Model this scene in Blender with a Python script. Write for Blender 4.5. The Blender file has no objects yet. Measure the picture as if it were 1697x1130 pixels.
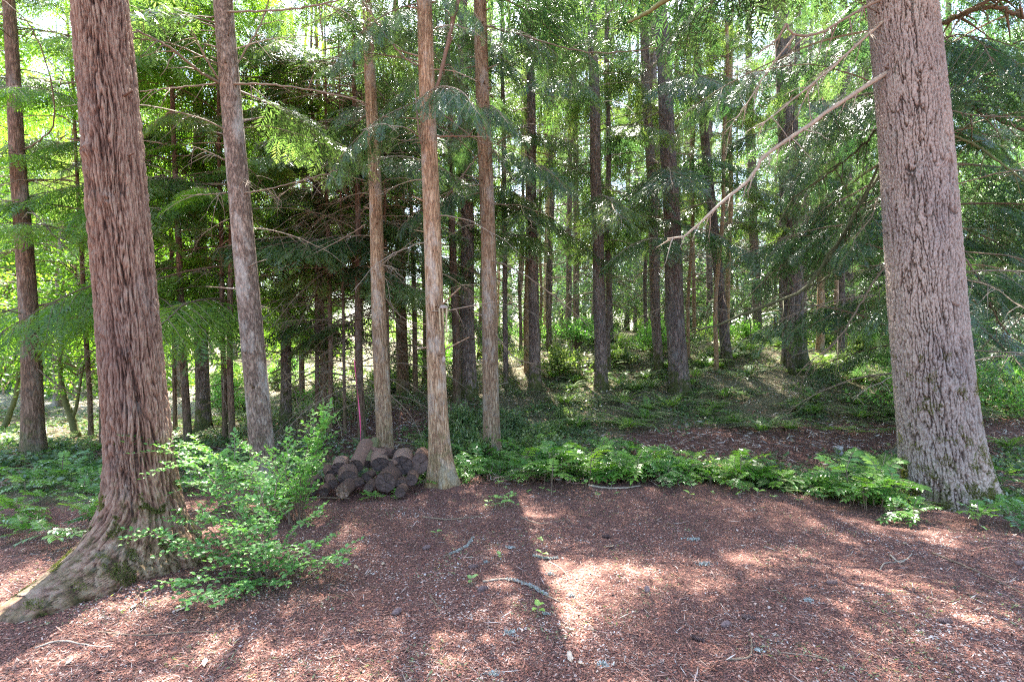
import bpy, math, random
import numpy as np
from mathutils import Matrix, Vector

# ------------------------------------------------------------------ camera, light, exposure
sc = bpy.context.scene
COL = sc.collection
CAMZ = 1.6
FPX = 900.0                      # focal length in pixels of the 1697 px wide photo
cam = bpy.data.cameras.new("camera")
cam.lens = 36.0 * FPX / 1697.0
cam.sensor_width = 36.0
cam.clip_start = 0.05
cam.clip_end = 600.0
camo = bpy.data.objects.new("camera", cam)
camo.location = (0, 0, CAMZ)
camo.rotation_euler = (math.radians(90), 0, 0)
COL.objects.link(camo)
sc.camera = camo

SUN_EL = math.radians(60)
SUN_AZ = math.radians(-8.5)       # angle from +Y (view direction), negative is to the left
w = bpy.data.worlds.new("World")
sc.world = w
w.use_nodes = True
wn = w.node_tree
for n in list(wn.nodes):
    wn.nodes.remove(n)
sky = wn.nodes.new("ShaderNodeTexSky")
sky.sky_type = 'NISHITA'
sky.sun_disc = False
sky.sun_elevation = SUN_EL
sky.sun_rotation = SUN_AZ
sky.air_density = 1.0
sky.dust_density = 2.0
bg = wn.nodes.new("ShaderNodeBackground")
bg.inputs["Strength"].default_value = 0.105
wo = wn.nodes.new("ShaderNodeOutputWorld")
wn.links.new(sky.outputs[0], bg.inputs[0])
wn.links.new(bg.outputs[0], wo.inputs[0])

sl = bpy.data.lights.new("sun", 'SUN')
sl.energy = 5.0
sl.angle = math.radians(0.5)
sl.color = (1.0, 0.95, 0.87)
so = bpy.data.objects.new("sun", sl)
sd = Vector((math.sin(SUN_AZ) * math.cos(SUN_EL), math.cos(SUN_AZ) * math.cos(SUN_EL), math.sin(SUN_EL)))
so.rotation_euler = sd.to_track_quat('Z', 'Y').to_euler()
so.location = sd * 60
COL.objects.link(so)

sc.view_settings.view_transform = 'Standard'
sc.view_settings.look = 'None'
sc.view_settings.exposure = 3.12
sc.view_settings.gamma = 1.0
sc.cycles.use_denoising = False
sc.cycles.filter_width = 1.2
sc.cycles.max_bounces = 7
sc.cycles.diffuse_bounces = 4
sc.cycles.glossy_bounces = 2
sc.cycles.transmission_bounces = 3
sc.cycles.transparent_max_bounces = 4
sc.cycles.sample_clamp_indirect = 6.0

rs = np.random.RandomState(7)
R = random.Random(7)

# ------------------------------------------------------------------ numeric helpers
_perm = np.random.RandomState(3).permutation(256)
_perm = np.concatenate([_perm, _perm, _perm])
_grad = np.random.RandomState(4).normal(size=(256, 3))
_grad /= np.linalg.norm(_grad, axis=1)[:, None]


def noise(x, y, z=0.0):
    x, y, z = np.broadcast_arrays(np.asarray(x, float), np.asarray(y, float), np.asarray(z, float))
    xi = np.floor(x).astype(int); yi = np.floor(y).astype(int); zi = np.floor(z).astype(int)
    xf = x - xi; yf = y - yi; zf = z - zi
    xi &= 255; yi &= 255; zi &= 255
    u = xf ** 3 * (xf * (xf * 6 - 15) + 10)
    v = yf ** 3 * (yf * (yf * 6 - 15) + 10)
    t = zf ** 3 * (zf * (zf * 6 - 15) + 10)

    def g(dx, dy, dz):
        h = _perm[_perm[_perm[xi + dx] + yi + dy] + zi + dz]
        q = _grad[h]
        return q[..., 0] * (xf - dx) + q[..., 1] * (yf - dy) + q[..., 2] * (zf - dz)
    a = g(0, 0, 0) * (1 - u) + g(1, 0, 0) * u
    b = g(0, 1, 0) * (1 - u) + g(1, 1, 0) * u
    c = g(0, 0, 1) * (1 - u) + g(1, 0, 1) * u
    d = g(0, 1, 1) * (1 - u) + g(1, 1, 1) * u
    return 1.4 * ((a * (1 - v) + b * v) * (1 - t) + (c * (1 - v) + d * v) * t)


def ss(a, b, x):
    t = np.clip((np.asarray(x, float) - a) / (b - a), 0, 1)
    return t * t * (3 - 2 * t)


def H(x, y):
    """height of the ground"""
    x = np.asarray(x, float); y = np.asarray(y, float)
    ye = 6.0 - 1.3 * ss(1.8, 5.0, x) - 0.2 * ss(-3, -6, x)
    h = -0.16 * ss(0.0, 0.9, y - ye)
    rise = 0.10 + 1.55 * ss(-5.5, 1.5, x)
    rise = rise * (1 - 0.25 * ss(6, 14, x))
    h = h + rise * ss(7.8, 18.5, y) + rise * 0.030 * np.clip(y - 18.5, 0, 60)
    h = h + 0.22 * np.exp(-(((x + 3.0) / 1.9) ** 2 + ((y - 11.5) / 2.0) ** 2))
    h = h + 0.07 * np.exp(-((x + 2.75) ** 2 + (y - 3.95) ** 2) / .5) + .06 * np.exp(-((x - 4.67) ** 2 + (y - 5.85) ** 2) / .8)
    h = h + (0.13 * noise(x * .8, y * .8, 5.1) + .05 * noise(x * 2.6, y * 2.6, 2.2)) * ss(9, 12, y)
    h = h + 0.05 * noise(x * .5, y * .5, 3.3) * ss(1, 4, y) + 0.018 * noise(x * 2.1, y * 2.1, 1.7) + 0.012 * noise(x * 7, y * 7, .7)
    return h


def hit(px, py, dmax=70.0):
    """ground point seen at a photo pixel"""
    d = np.linspace(2.0, dmax, 3000)
    x = (px - 848.5) / FPX * d
    z = CAMZ - (py - 565.0) / FPX * d
    k = np.nonzero(z <= H(x, d))[0]
    i = k[0] if len(k) else len(d) - 1
    return float(x[i]), float(d[i])


def at(px, py, d):
    return np.array([(px - 848.5) / FPX * d, d, CAMZ - (py - 565.0) / FPX * d])


# ------------------------------------------------------------------ object helpers
def link(o, parent=None):
    COL.objects.link(o)
    if parent is not None:
        o.parent = parent
    return o


def tag(o, label=None, cat=None, group=None, kind=None):
    if label: o["label"] = label
    if cat: o["category"] = cat
    if group: o["group"] = group
    if kind: o["kind"] = kind
    return o


def empty(name, loc, rot=(0, 0, 0), scale=1.0):
    o = bpy.data.objects.new(name, None)
    o.empty_display_size = 0.2
    o.location = [float(v) for v in loc]
    o.rotation_euler = rot
    o.scale = (scale,) * 3 if np.isscalar(scale) else scale
    return link(o)


class Geo:
    """collects quads and triangles for one mesh"""
    def __init__(s):
        s.v = []; s.q = []; s.t = []; s.qm = []; s.tm = []; s.qt = []; s.tt = []; s.n = 0

    def add(s, V, Q=None, T=None, m=0, tone=0.5):
        V = np.asarray(V, np.float32).reshape(-1, 3)
        for F, L, M, TT in ((Q, s.q, s.qm, s.qt), (T, s.t, s.tm, s.tt)):
            if F is None or len(F) == 0: continue
            F = np.asarray(F, np.int64)
            L.append(F + s.n); M.append(np.full(len(F), m, np.int32))
            tn = np.asarray(tone, np.float32)
            TT.append(np.full(len(F), float(tn), np.float32) if tn.ndim == 0 else tn)
        s.v.append(V); s.n += len(V)

    def quads(s, Q4, m=0, tone=0.5):
        """(n,4,3) separate quads"""
        Q4 = np.asarray(Q4, np.float32)
        k = len(Q4)
        s.add(Q4.reshape(-1, 3), np.arange(k * 4).reshape(k, 4), m=m, tone=tone)

    def mesh(s, name, mats, smooth=True, attrs=None):
        me = bpy.data.meshes.new(name)
        V = np.concatenate(s.v) if s.v else np.zeros((0, 3), np.float32)
        q = np.concatenate(s.q) if s.q else np.zeros((0, 4), np.int64)
        t = np.concatenate(s.t) if s.t else np.zeros((0, 3), np.int64)
        loops = np.concatenate([q.ravel(), t.ravel()]).astype(np.int32)
        nq, nt = len(q), len(t)
        starts = np.concatenate([np.arange(nq) * 4, nq * 4 + np.arange(nt) * 3]).astype(np.int32)
        me.vertices.add(len(V)); me.vertices.foreach_set("co", V.ravel())
        me.loops.add(len(loops)); me.loops.foreach_set("vertex_index", loops)
        me.polygons.add(nq + nt); me.polygons.foreach_set("loop_start", starts)
        mi = np.concatenate(s.qm + s.tm).astype(np.int32) if (s.qm or s.tm) else np.zeros(0, np.int32)
        me.polygons.foreach_set("material_index", mi)
        me.polygons.foreach_set("use_smooth", np.full(nq + nt, smooth))
        me.update(calc_edges=True)
        a = me.attributes.new("tone", 'FLOAT', 'FACE')
        a.data.foreach_set("value", np.concatenate(s.qt + s.tt).astype(np.float32))
        if attrs:
            for k, arr in attrs.items():
                a = me.attributes.new(k, 'FLOAT', 'POINT')
                a.data.foreach_set("value", np.asarray(arr, np.float32).ravel())
        for m in mats:
            me.materials.append(m)
        return me

    def obj(s, name, mats, parent=None, smooth=True, attrs=None):
        return link(bpy.data.objects.new(name, s.mesh(name, mats, smooth, attrs)), parent)


def nrm(v):
    v = np.asarray(v, float)
    return v / np.maximum(np.linalg.norm(v, axis=-1, keepdims=True), 1e-9)


def tube(P, r, sides=6, cap=True):
    """tube round a polyline"""
    P = np.asarray(P, float); n = len(P)
    r = np.broadcast_to(np.asarray(r, float), (n,))
    T = np.gradient(P, axis=0); T = nrm(T)
    up = np.array([0.0, 0, 1]) if abs(T[0, 2]) < .9 else np.array([1.0, 0, 0])
    A = nrm(np.cross(T, up)); B = np.cross(T, A)
    a = np.arange(sides) / sides * 2 * np.pi
    V = P[:, None] + r[:, None, None] * (np.cos(a)[None, :, None] * A[:, None] + np.sin(a)[None, :, None] * B[:, None])
    i = np.arange(n - 1)[:, None] * sides; j = np.arange(sides)[None]; k = (j + 1) % sides
    Q = np.stack([i + j, i + k, i + sides + k, i + sides + j], -1).reshape(-1, 4)
    V = V.reshape(-1, 3)
    T3 = None
    if cap:
        V = np.concatenate([V, P[:1], P[-1:]])
        j = np.arange(sides); k = (j + 1) % sides
        T3 = np.concatenate([np.stack([k, j, np.full(sides, n * sides)], -1),
                             np.stack([j + (n - 1) * sides, k + (n - 1) * sides, np.full(sides, n * sides + 1)], -1)])
    return V, Q, T3


def smooth_path(P, n):
    """Catmull-Rom through control points"""
    P = np.asarray(P, float)
    E = np.concatenate([[2 * P[0] - P[1]], P, [2 * P[-1] - P[-2]]])
    u = np.linspace(0, len(P) - 1 - 1e-6, n); i = u.astype(int); f = (u - i)[:, None]
    p0, p1, p2, p3 = E[i], E[i + 1], E[i + 2], E[i + 3]
    return .5 * (2 * p1 + (p2 - p0) * f + (2 * p0 - 5 * p1 + 4 * p2 - p3) * f ** 2 + (3 * p1 - p0 - 3 * p2 + p3) * f ** 3)


def blades(P, D, N, L, W, wide=.4):
    """diamond leaves"""
    P = np.asarray(P, float); D = nrm(D); S = nrm(np.cross(N, D))
    L = np.broadcast_to(np.asarray(L, float), (len(P),))[:, None]; W = np.broadcast_to(np.asarray(W, float), (len(P),))[:, None]
    return np.stack([P, P + D * L * wide + S * W, P + D * L, P + D * L * wide - S * W], 1)


def rotz(a):
    c, s = math.cos(a), math.sin(a)
    return np.array([[c, -s, 0], [s, c, 0], [0, 0, 1.0]])


def roty(a):
    c, s = math.cos(a), math.sin(a)
    return np.array([[c, 0, s], [0, 1, 0], [-s, 0, c]])


def rotx(a):
    c, s = math.cos(a), math.sin(a)
    return np.array([[1, 0, 0], [0, c, -s], [0, s, c.real]])


def frame(d, n):
    """columns: along, side, normal"""
    d = nrm(d); s = nrm(np.cross(n, d)); u = np.cross(d, s)
    return np.stack([d, s, u], -1)


# ------------------------------------------------------------------ materials
def newmat(name):
    m = bpy.data.materials.new(name)
    m.use_nodes = True
    nt = m.node_tree
    for n in list(nt.nodes): nt.nodes.remove(n)
    out = nt.nodes.new("ShaderNodeOutputMaterial")
    b = nt.nodes.new("ShaderNodeBsdfPrincipled")
    nt.links.new(b.outputs[0], out.inputs[0])
    return m, nt, b, out


def nd(nt, t, **k):
    n = nt.nodes.new(t)
    for a, v in k.items():
        if a.startswith("i_"):
            key = a[2:]
            key = int(key) if key.isdigit() else key
            if isinstance(v, bpy.types.NodeSocket): nt.links.new(v, n.inputs[key])
            else: n.inputs[key].default_value = v
        else:
            setattr(n, a, v)
    return n


def c4(c): return (c[0], c[1], c[2], 1.0)


def ramp(nt, fac, stops, interp='LINEAR'):
    r = nt.nodes.new("ShaderNodeValToRGB")
    r.color_ramp.interpolation = interp
    e = r.color_ramp.elements
    while len(e) < len(stops): e.new(0.5)
    for i, (p, c) in enumerate(stops):
        e[i].position = p; e[i].color = c4(c) if len(c) == 3 else c
    nt.links.new(fac, r.inputs[0])
    return r.outputs[0]


def mixc(nt, fac, a, b, mode='MIX'):
    n = nt.nodes.new("ShaderNodeMix"); n.data_type = 'RGBA'; n.blend_type = mode
    for i, v in ((0, fac), (6, a), (7, b)):
        if isinstance(v, bpy.types.NodeSocket): nt.links.new(v, n.inputs[i])
        else: n.inputs[i].default_value = v if i == 0 else c4(v)
    return n.outputs[2]


def mth(nt, op, a, b=0.0, clamp=False):
    n = nt.nodes.new("ShaderNodeMath"); n.operation = op; n.use_clamp = clamp
    for i, v in ((0, a), (1, b)):
        if isinstance(v, bpy.types.NodeSocket): nt.links.new(v, n.inputs[i])
        else: n.inputs[i].default_value = v
    return n.outputs[0]


def coords(nt, scale=(1, 1, 1)):
    tc = nt.nodes.new("ShaderNodeTexCoord")
    mp = nd(nt, "ShaderNodeMapping", i_Scale=scale)
    nt.links.new(tc.outputs["Object"], mp.inputs[0])
    return mp.outputs[0]


def bark_mat(name, dark, mid, light, lichen=(.42, .43, .38), lich_amt=.35, moss=0.0, k=30.0, stretch=.14, crev=False, bump=.6, dist=.012):
    m, nt, b, out = newmat(name)
    co = coords(nt, (k, k, k * stretch))
    n1 = nd(nt, "ShaderNodeTexNoise", i_Vector=co, i_Scale=1.0, i_Detail=5.0, i_Roughness=.62, i_Distortion=.5)
    rid = mth(nt, 'ABSOLUTE', mth(nt, 'SUBTRACT', n1.outputs[0], .5))
    rid = mth(nt, 'MULTIPLY', rid, 6.0, True)          # 0 in cracks
    col = ramp(nt, rid, [(0.0, dark), (.3, mid), (1.0, light)])
    if crev:
        at_ = nd(nt, "ShaderNodeAttribute", attribute_name="crev")
        col = mixc(nt, mth(nt, 'SUBTRACT', 1.0, at_.outputs["Fac"], True), col, dark)
    n2 = nd(nt, "ShaderNodeTexNoise", i_Vector=coords(nt, (5, 5, 2.2)), i_Scale=1.0, i_Detail=6.0, i_Roughness=.7)
    f = ramp(nt, n2.outputs[0], [(.5, (0, 0, 0)), (.62, (1, 1, 1))])
    col = mixc(nt, mth(nt, 'MULTIPLY', f, lich_amt), col, lichen)
    n3 = nd(nt, "ShaderNodeTexNoise", i_Vector=coords(nt, (60, 60, 30)), i_Scale=1.0, i_Detail=3.0, i_Roughness=.7)
    col = mixc(nt, .7, col, ramp(nt, n3.outputs[0], [(.3, (.55, .55, .55)), (.75, (1.35, 1.33, 1.3))]), 'MULTIPLY')
    # large tonal drift
    n4 = nd(nt, "ShaderNodeTexNoise", i_Vector=coords(nt, (1.6, 1.6, .8)), i_Scale=1.0, i_Detail=2.0)
    col = mixc(nt, .6, col, ramp(nt, n4.outputs[0], [(.3, (.72, .74, .8)), (.7, (1.25, 1.15, 1.05))]), 'MULTIPLY')
    if moss > 0:
        tc = nd(nt, "ShaderNodeTexCoord")
        sx = nd(nt, "ShaderNodeSeparateXYZ", i_0=tc.outputs["Object"])
        hgt = nd(nt, "ShaderNodeMapRange", i_Value=sx.outputs[2], i_1=1.1, i_2=0.0, i_3=0.0, i_4=.30)
        n5 = nd(nt, "ShaderNodeTexNoise", i_Vector=coords(nt, (9, 9, 6)), i_Scale=1.0, i_Detail=6.0, i_Roughness=.75)
        mf = mth(nt, 'ADD', n5.outputs[0], hgt.outputs[0])
        mf = ramp(nt, mf, [(.66, (0, 0, 0)), (.76, (1, 1, 1))])
        mc = ramp(nt, n3.outputs[0], [(.3, (.025, .035, .008)), (.7, (.12, .14, .03))])
        col = mixc(nt, mth(nt, 'MULTIPLY', mf, moss), col, mc)
    oi = nd(nt, "ShaderNodeObjectInfo")
    col = mixc(nt, 1.0, col, ramp(nt, oi.outputs["Random"], [(0, (.82, .82, .86)), (1, (1.15, 1.1, 1.06))]), 'MULTIPLY')
    nt.links.new(col, b.inputs["Base Color"])
    b.inputs["Roughness"].default_value = .85
    b.inputs["Specular IOR Level"].default_value = .25
    hsum = mth(nt, 'ADD', rid, mth(nt, 'MULTIPLY', n3.outputs[0], .5))
    bp = nd(nt, "ShaderNodeBump", i_Strength=bump, i_Distance=dist, i_Height=hsum)
    nt.links.new(bp.outputs[0], b.inputs["Normal"])
    return m


def relief_mat(name, stops, lichen, lich_amt, moss, fine):
    """bark whose relief is modelled; colour follows the ridges and furrows of the bark itself"""
    m, nt, b, out = newmat(name)
    cv = nd(nt, "ShaderNodeAttribute", attribute_name="crev")
    nf = nd(nt, "ShaderNodeTexNoise", i_Vector=coords(nt, (fine, fine, fine * .6)), i_Scale=1.0, i_Detail=6.0, i_Roughness=.75)
    f = mth(nt, 'ADD', cv.outputs["Fac"], mth(nt, 'MULTIPLY', mth(nt, 'SUBTRACT', nf.outputs[0], .5), .9), True)
    col = ramp(nt, f, stops)
    n2 = nd(nt, "ShaderNodeTexNoise", i_Vector=coords(nt, (7, 7, 3)), i_Scale=1.0, i_Detail=7.0, i_Roughness=.75)
    lf = ramp(nt, n2.outputs[0], [(.54, (0, 0, 0)), (.66, (1, 1, 1))])
    col = mixc(nt, mth(nt, 'MULTIPLY', lf, lich_amt), col, lichen)
    n4 = nd(nt, "ShaderNodeTexNoise", i_Vector=coords(nt, (1.8, 1.8, .9)), i_Scale=1.0, i_Detail=3.0)
    col = mixc(nt, .8, col, ramp(nt, n4.outputs[0], [(.3, (.75, .74, .80)), (.7, (1.25, 1.18, 1.08))]), 'MULTIPLY')
    tc = nd(nt, "ShaderNodeTexCoord")
    sx = nd(nt, "ShaderNodeSeparateXYZ", i_0=tc.outputs["Object"])
    hg = nd(nt, "ShaderNodeMapRange", i_Value=sx.outputs[2], i_1=.9, i_2=0.0, i_3=0.0, i_4=.20)
    n5 = nd(nt, "ShaderNodeTexNoise", i_Vector=coords(nt, (10, 10, 7)), i_Scale=1.0, i_Detail=7.0, i_Roughness=.8)
    mf = ramp(nt, mth(nt, 'ADD', n5.outputs[0], hg.outputs[0]), [(.64, (0, 0, 0)), (.70, (1, 1, 1))])
    mc = ramp(nt, nf.outputs[0], [(.35, (.022, .03, .008)), (.65, (.13, .15, .035))])
    col = mixc(nt, mth(nt, 'MULTIPLY', mf, moss), col, mc)
    nt.links.new(col, b.inputs["Base Color"])
    b.inputs["Roughness"].default_value = .85
    b.inputs["Specular IOR Level"].default_value = .25
    bp = nd(nt, "ShaderNodeBump", i_Strength=.8, i_Distance=.012, i_Height=nf.outputs[0])
    nt.links.new(bp.outputs[0], b.inputs["Normal"])
    return m


def leaf_mat(name, stops, trans, mixf=.4, rough=.42, spec=.5):
    m, nt, b, out = newmat(name)
    a = nd(nt, "ShaderNodeAttribute", attribute_name="tone")
    col = ramp(nt, a.outputs["Fac"], stops)
    oi = nd(nt, "ShaderNodeObjectInfo")
    col = mixc(nt, 1.0, col, ramp(nt, oi.outputs["Random"], [(0, (.8, .84, .9)), (.5, (1, 1, 1)), (1, (1.25, 1.15, .85))]), 'MULTIPLY')
    nt.links.new(col, b.inputs["Base Color"])
    b.inputs["Roughness"].default_value = rough
    b.inputs["Specular IOR Level"].default_value = spec
    t = nd(nt, "ShaderNodeBsdfTranslucent")
    tcol = mixc(nt, 1.0, col, trans, 'MULTIPLY')
    nt.links.new(tcol, t.inputs[0])
    mx = nd(nt, "ShaderNodeMixShader", i_0=mixf)
    nt.links.new(b.outputs[0], mx.inputs[1]); nt.links.new(t.outputs[0], mx.inputs[2])
    nt.links.new(mx.outputs[0], out.inputs[0])
    return m


def tone_mat(name, stops, rough=.8, spec=.3, bump=None, extra=None):
    m, nt, b, out = newmat(name)
    a = nd(nt, "ShaderNodeAttribute", attribute_name="tone")
    col = ramp(nt, a.outputs["Fac"], stops)
    if bump:
        n1 = nd(nt, "ShaderNodeTexNoise", i_Vector=coords(nt), i_Scale=bump[0], i_Detail=5.0, i_Roughness=.65)
        col = mixc(nt, .8, col, ramp(nt, n1.outputs[0], [(.3, (.55, .55, .55)), (.7, (1.35, 1.3, 1.25))]), 'MULTIPLY')
        bp = nd(nt, "ShaderNodeBump", i_Strength=.6, i_Distance=bump[1], i_Height=n1.outputs[0])
        nt.links.new(bp.outputs[0], b.inputs["Normal"])
    nt.links.new(col, b.inputs["Base Color"])
    b.inputs["Roughness"].default_value = rough
    b.inputs["Specular IOR Level"].default_value = spec
    return m


M_HERO_HEM = relief_mat("bark_shaggy", [(0, (.04, .021, .014)), (.3, (.12, .064, .042)), (.6, (.225, .132, .090)), (1, (.335, .24, .17))], (.36, .34, .29), .30, .35, 75)
M_HERO_FIR = relief_mat("bark_fissured", [(0, (.05, .033, .026)), (.3, (.13, .09, .07)), (.6, (.28, .205, .165)), (1, (.44, .36, .305))], (.40, .41, .34), .30, .75, 85)
M_BARK_RED = bark_mat("bark_hemlock", (.055, .030, .022), (.21, .115, .085), (.36, .24, .20), (.42, .41, .40), .35, .75, 26, .13, True, .7, .010)
M_BARK_FIR = bark_mat("bark_old_fir", (.075, .050, .045), (.27, .20, .18), (.43, .35, .33), (.36, .37, .32), .30, .6, 34, .45, True, .7, .010)
M_BARK_MOTTLED = bark_mat("bark_mottled", (.06, .042, .032), (.20, .145, .108), (.34, .265, .205), (.48, .47, .42), .6, .2, 34, .3, False, .6, .006)
M_BARK_TAN = bark_mat("bark_cedar_tan", (.11, .06, .036), (.37, .24, .14), (.53, .40, .26), (.52, .50, .44), .5, .35, 42, .10, False, .7, .007)
M_BARK_BROWN = bark_mat("bark_brown", (.055, .034, .024), (.19, .12, .08), (.32, .21, .15), (.30, .30, .27), .35, .5, 36, .14, False, .7, .008)
M_BARK_GREY = bark_mat("bark_grey_fir", (.055, .042, .038), (.22, .17, .15), (.38, .31, .28), (.30, .31, .30), .4, .9, 24, .2, False, .9, .015)
M_TWIG = tone_mat("twig", [(0, (.08, .055, .035)), (.5, (.22, .16, .11)), (1, (.42, .35, .28))], bump=(40, .003))
M_TWIG_PALE = tone_mat("twig_pale", [(0, (.20, .13, .09)), (.5, (.38, .29, .21)), (1, (.52, .44, .35))], bump=(45, .004))
M_TWIG_MOSS = tone_mat("twig_moss", [(0, (.035, .035, .018)), (.5, (.075, .075, .03)), (1, (.17, .17, .06))], bump=(60, .006))
M_CEDAR = leaf_mat("cedar_fronds", [(0, (.03, .07, .032)), (.5, (.065, .118, .047)), (1, (.13, .19, .075))], (1.9, 2.25, 1.25), .38, .28, .9)
M_HEM = leaf_mat("hemlock_needles", [(0, (.04, .07, .03)), (.5, (.08, .135, .05)), (1, (.16, .21, .08))], (2.0, 2.2, 1.0), .42, .28, .9)
M_BRIGHT = leaf_mat("sunny_leaves", [(0, (.07, .14, .03)), (.5, (.11, .20, .045)), (1, (.17, .26, .06))], (1.9, 2.2, .6), .5)  # yellow green of broadleaf trees; on hemlocks, sunlight put into the leaf colour
M_DEADLEAF = leaf_mat("dead_sprig", [(0, (.20, .10, .05)), (1, (.34, .18, .09))], (1.3, 1.1, .8), .3)
M_FERN = leaf_mat("fern_leaves", [(0, (.07, .15, .045)), (.5, (.15, .26, .07)), (1, (.32, .40, .14))], (1.7, 2.0, .6), .35)
M_GRAPE = leaf_mat("glossy_leaves", [(0, (.05, .14, .03)), (.5, (.12, .25, .055)), (1, (.23, .38, .08))], (1.6, 1.9, .6), .35, .28, .6)
M_HUCK = leaf_mat("shrub_leaves", [(0, (.10, .24, .055)), (.5, (.18, .36, .09)), (1, (.33, .50, .16))], (1.5, 1.9, .8), .35, .4, .5)
M_COVER = leaf_mat("cover_leaves", [(0, (.05, .10, .04)), (.5, (.12, .185, .075)), (1, (.34, .36, .20))], (1.6, 1.9, .7), .35)
M_LITTER = tone_mat("litter", [(0, (.05, .028, .022)), (.3, (.15, .08, .062)), (.6, (.34, .13, .085)), (.8, (.42, .23, .17)), (.92, (.50, .40, .34)), (1, (.58, .52, .48))], .75)
M_LICHEN = tone_mat("lichen", [(0, (.24, .25, .22)), (1, (.50, .51, .46))], .9)
M_DRYLEAF = tone_mat("dry_leaf", [(0, (.42, .30, .19)), (1, (.60, .50, .40))], .7, bump=(60, .002))
M_CONE = tone_mat("cone", [(0, (.10, .06, .055)), (1, (.30, .20, .18))], .7)


def ground_mat():
    m, nt, b, out = newmat("forest_floor")
    g = nd(nt, "ShaderNodeAttribute", attribute_name="green")
    l = nd(nt, "ShaderNodeAttribute", attribute_name="pale")
    nf = nd(nt, "ShaderNodeTexNoise", i_Vector=coords(nt), i_Scale=95.0, i_Detail=4.0, i_Roughness=.75)
    nm = nd(nt, "ShaderNodeTexNoise", i_Vector=coords(nt), i_Scale=5.0, i_Detail=6.0, i_Roughness=.7)
    vo = nd(nt, "ShaderNodeTexVoronoi", i_Vector=coords(nt, (1, 1, 1)), i_Scale=110.0)
    red = ramp(nt, nf.outputs[0], [(.3, (.035, .018, .016)), (.5, (.16, .08, .064)), (.62, (.29, .15, .12)), (.8, (.46, .36, .31))])
    red = mixc(nt, .5, red, ramp(nt, nm.outputs[0], [(.35, (.6, .6, .62)), (.68, (1.4, 1.35, 1.3))]), 'MULTIPLY')
    red = mixc(nt, .35, red, mixc(nt, .5, red, vo.outputs["Color"], 'MULTIPLY'))
    grn = ramp(nt, nf.outputs[0], [(.3, (.03, .035, .014)), (.5, (.13, .115, .06)), (.75, (.38, .32, .23))])
    moss = ramp(nt, nm.outputs[0], [(.60, (0, 0, 0)), (.72, (1, 1, 1))])
    red = mixc(nt, mth(nt, 'MULTIPLY', moss, .45), red, grn)
    fac = ramp(nt, mth(nt, 'ADD', g.outputs["Fac"], mth(nt, 'SUBTRACT', nm.outputs[0], .5)), [(.4, (0, 0, 0)), (.6, (1, 1, 1))])
    col = mixc(nt, fac, red, grn)
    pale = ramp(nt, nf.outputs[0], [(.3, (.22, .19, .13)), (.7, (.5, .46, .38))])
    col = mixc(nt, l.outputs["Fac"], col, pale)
    nt.links.new(col, b.inputs["Base Color"])
    b.inputs["Roughness"].default_value = .9
    b.inputs["Specular IOR Level"].default_value = .2
    bp = nd(nt, "ShaderNodeBump", i_Strength=.8, i_Distance=.02, i_Height=nf.outputs[0])
    nt.links.new(bp.outputs[0], b.inputs["Normal"])
    return m


# ------------------------------------------------------------------ ground
def green_amount(x, y):
    ye = 6.0 - 1.3 * ss(1.8, 5.0, x)
    g = ss(0.0, .8, y - ye)
    # needle-covered path at the foot of the slope, and the bare mound between the thin trunks
    path = 1.15 * np.exp(-((y - 8.5 - .1 * x) / 1.15) ** 2) * ss(1.3, 2.6, x)
    mound = np.exp(-(((x + 2.6) / 1.5) ** 2 + ((y - 9.9) / 2.2) ** 2))
    left = ss(-3.0, -4.0, x) * ss(4.6, 5.8, y)
    g = np.maximum(g, left * .8)
    return np.clip(g - 1.1 * path - .9 * mound, 0, 1)


def build_ground():
    xs = np.concatenate([np.linspace(-90, -14, 40)[:-1], np.linspace(-14, -5, 90)[:-1], np.linspace(-5, 7, 420)[:-1], np.linspace(7, 16, 90)[:-1], np.linspace(16, 90, 40)])
    ys = np.concatenate([np.linspace(-60, 0, 30)[:-1], np.linspace(0, 2, 30)[:-1], np.linspace(2, 8.5, 260)[:-1], np.linspace(8.5, 25, 200)[:-1], np.linspace(25, 140, 60)])
    X, Y = np.meshgrid(xs, ys)
    Z = H(X, Y)
    nx, ny = len(xs), len(ys)
    i = np.arange(ny - 1)[:, None] * nx; j = np.arange(nx - 1)[None]
    Q = np.stack([i + j, i + j + 1, i + nx + j + 1, i + nx + j], -1).reshape(-1, 4)
    g = Geo(); g.add(np.stack([X, Y, Z], -1), Q)
    gr = green_amount(X, Y)
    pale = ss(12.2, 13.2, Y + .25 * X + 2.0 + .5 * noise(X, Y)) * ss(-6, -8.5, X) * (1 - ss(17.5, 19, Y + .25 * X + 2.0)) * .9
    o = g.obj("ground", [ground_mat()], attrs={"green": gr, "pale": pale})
    tag(o, "forest floor of red brown fallen needles", None, None, "structure")


build_ground()

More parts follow.
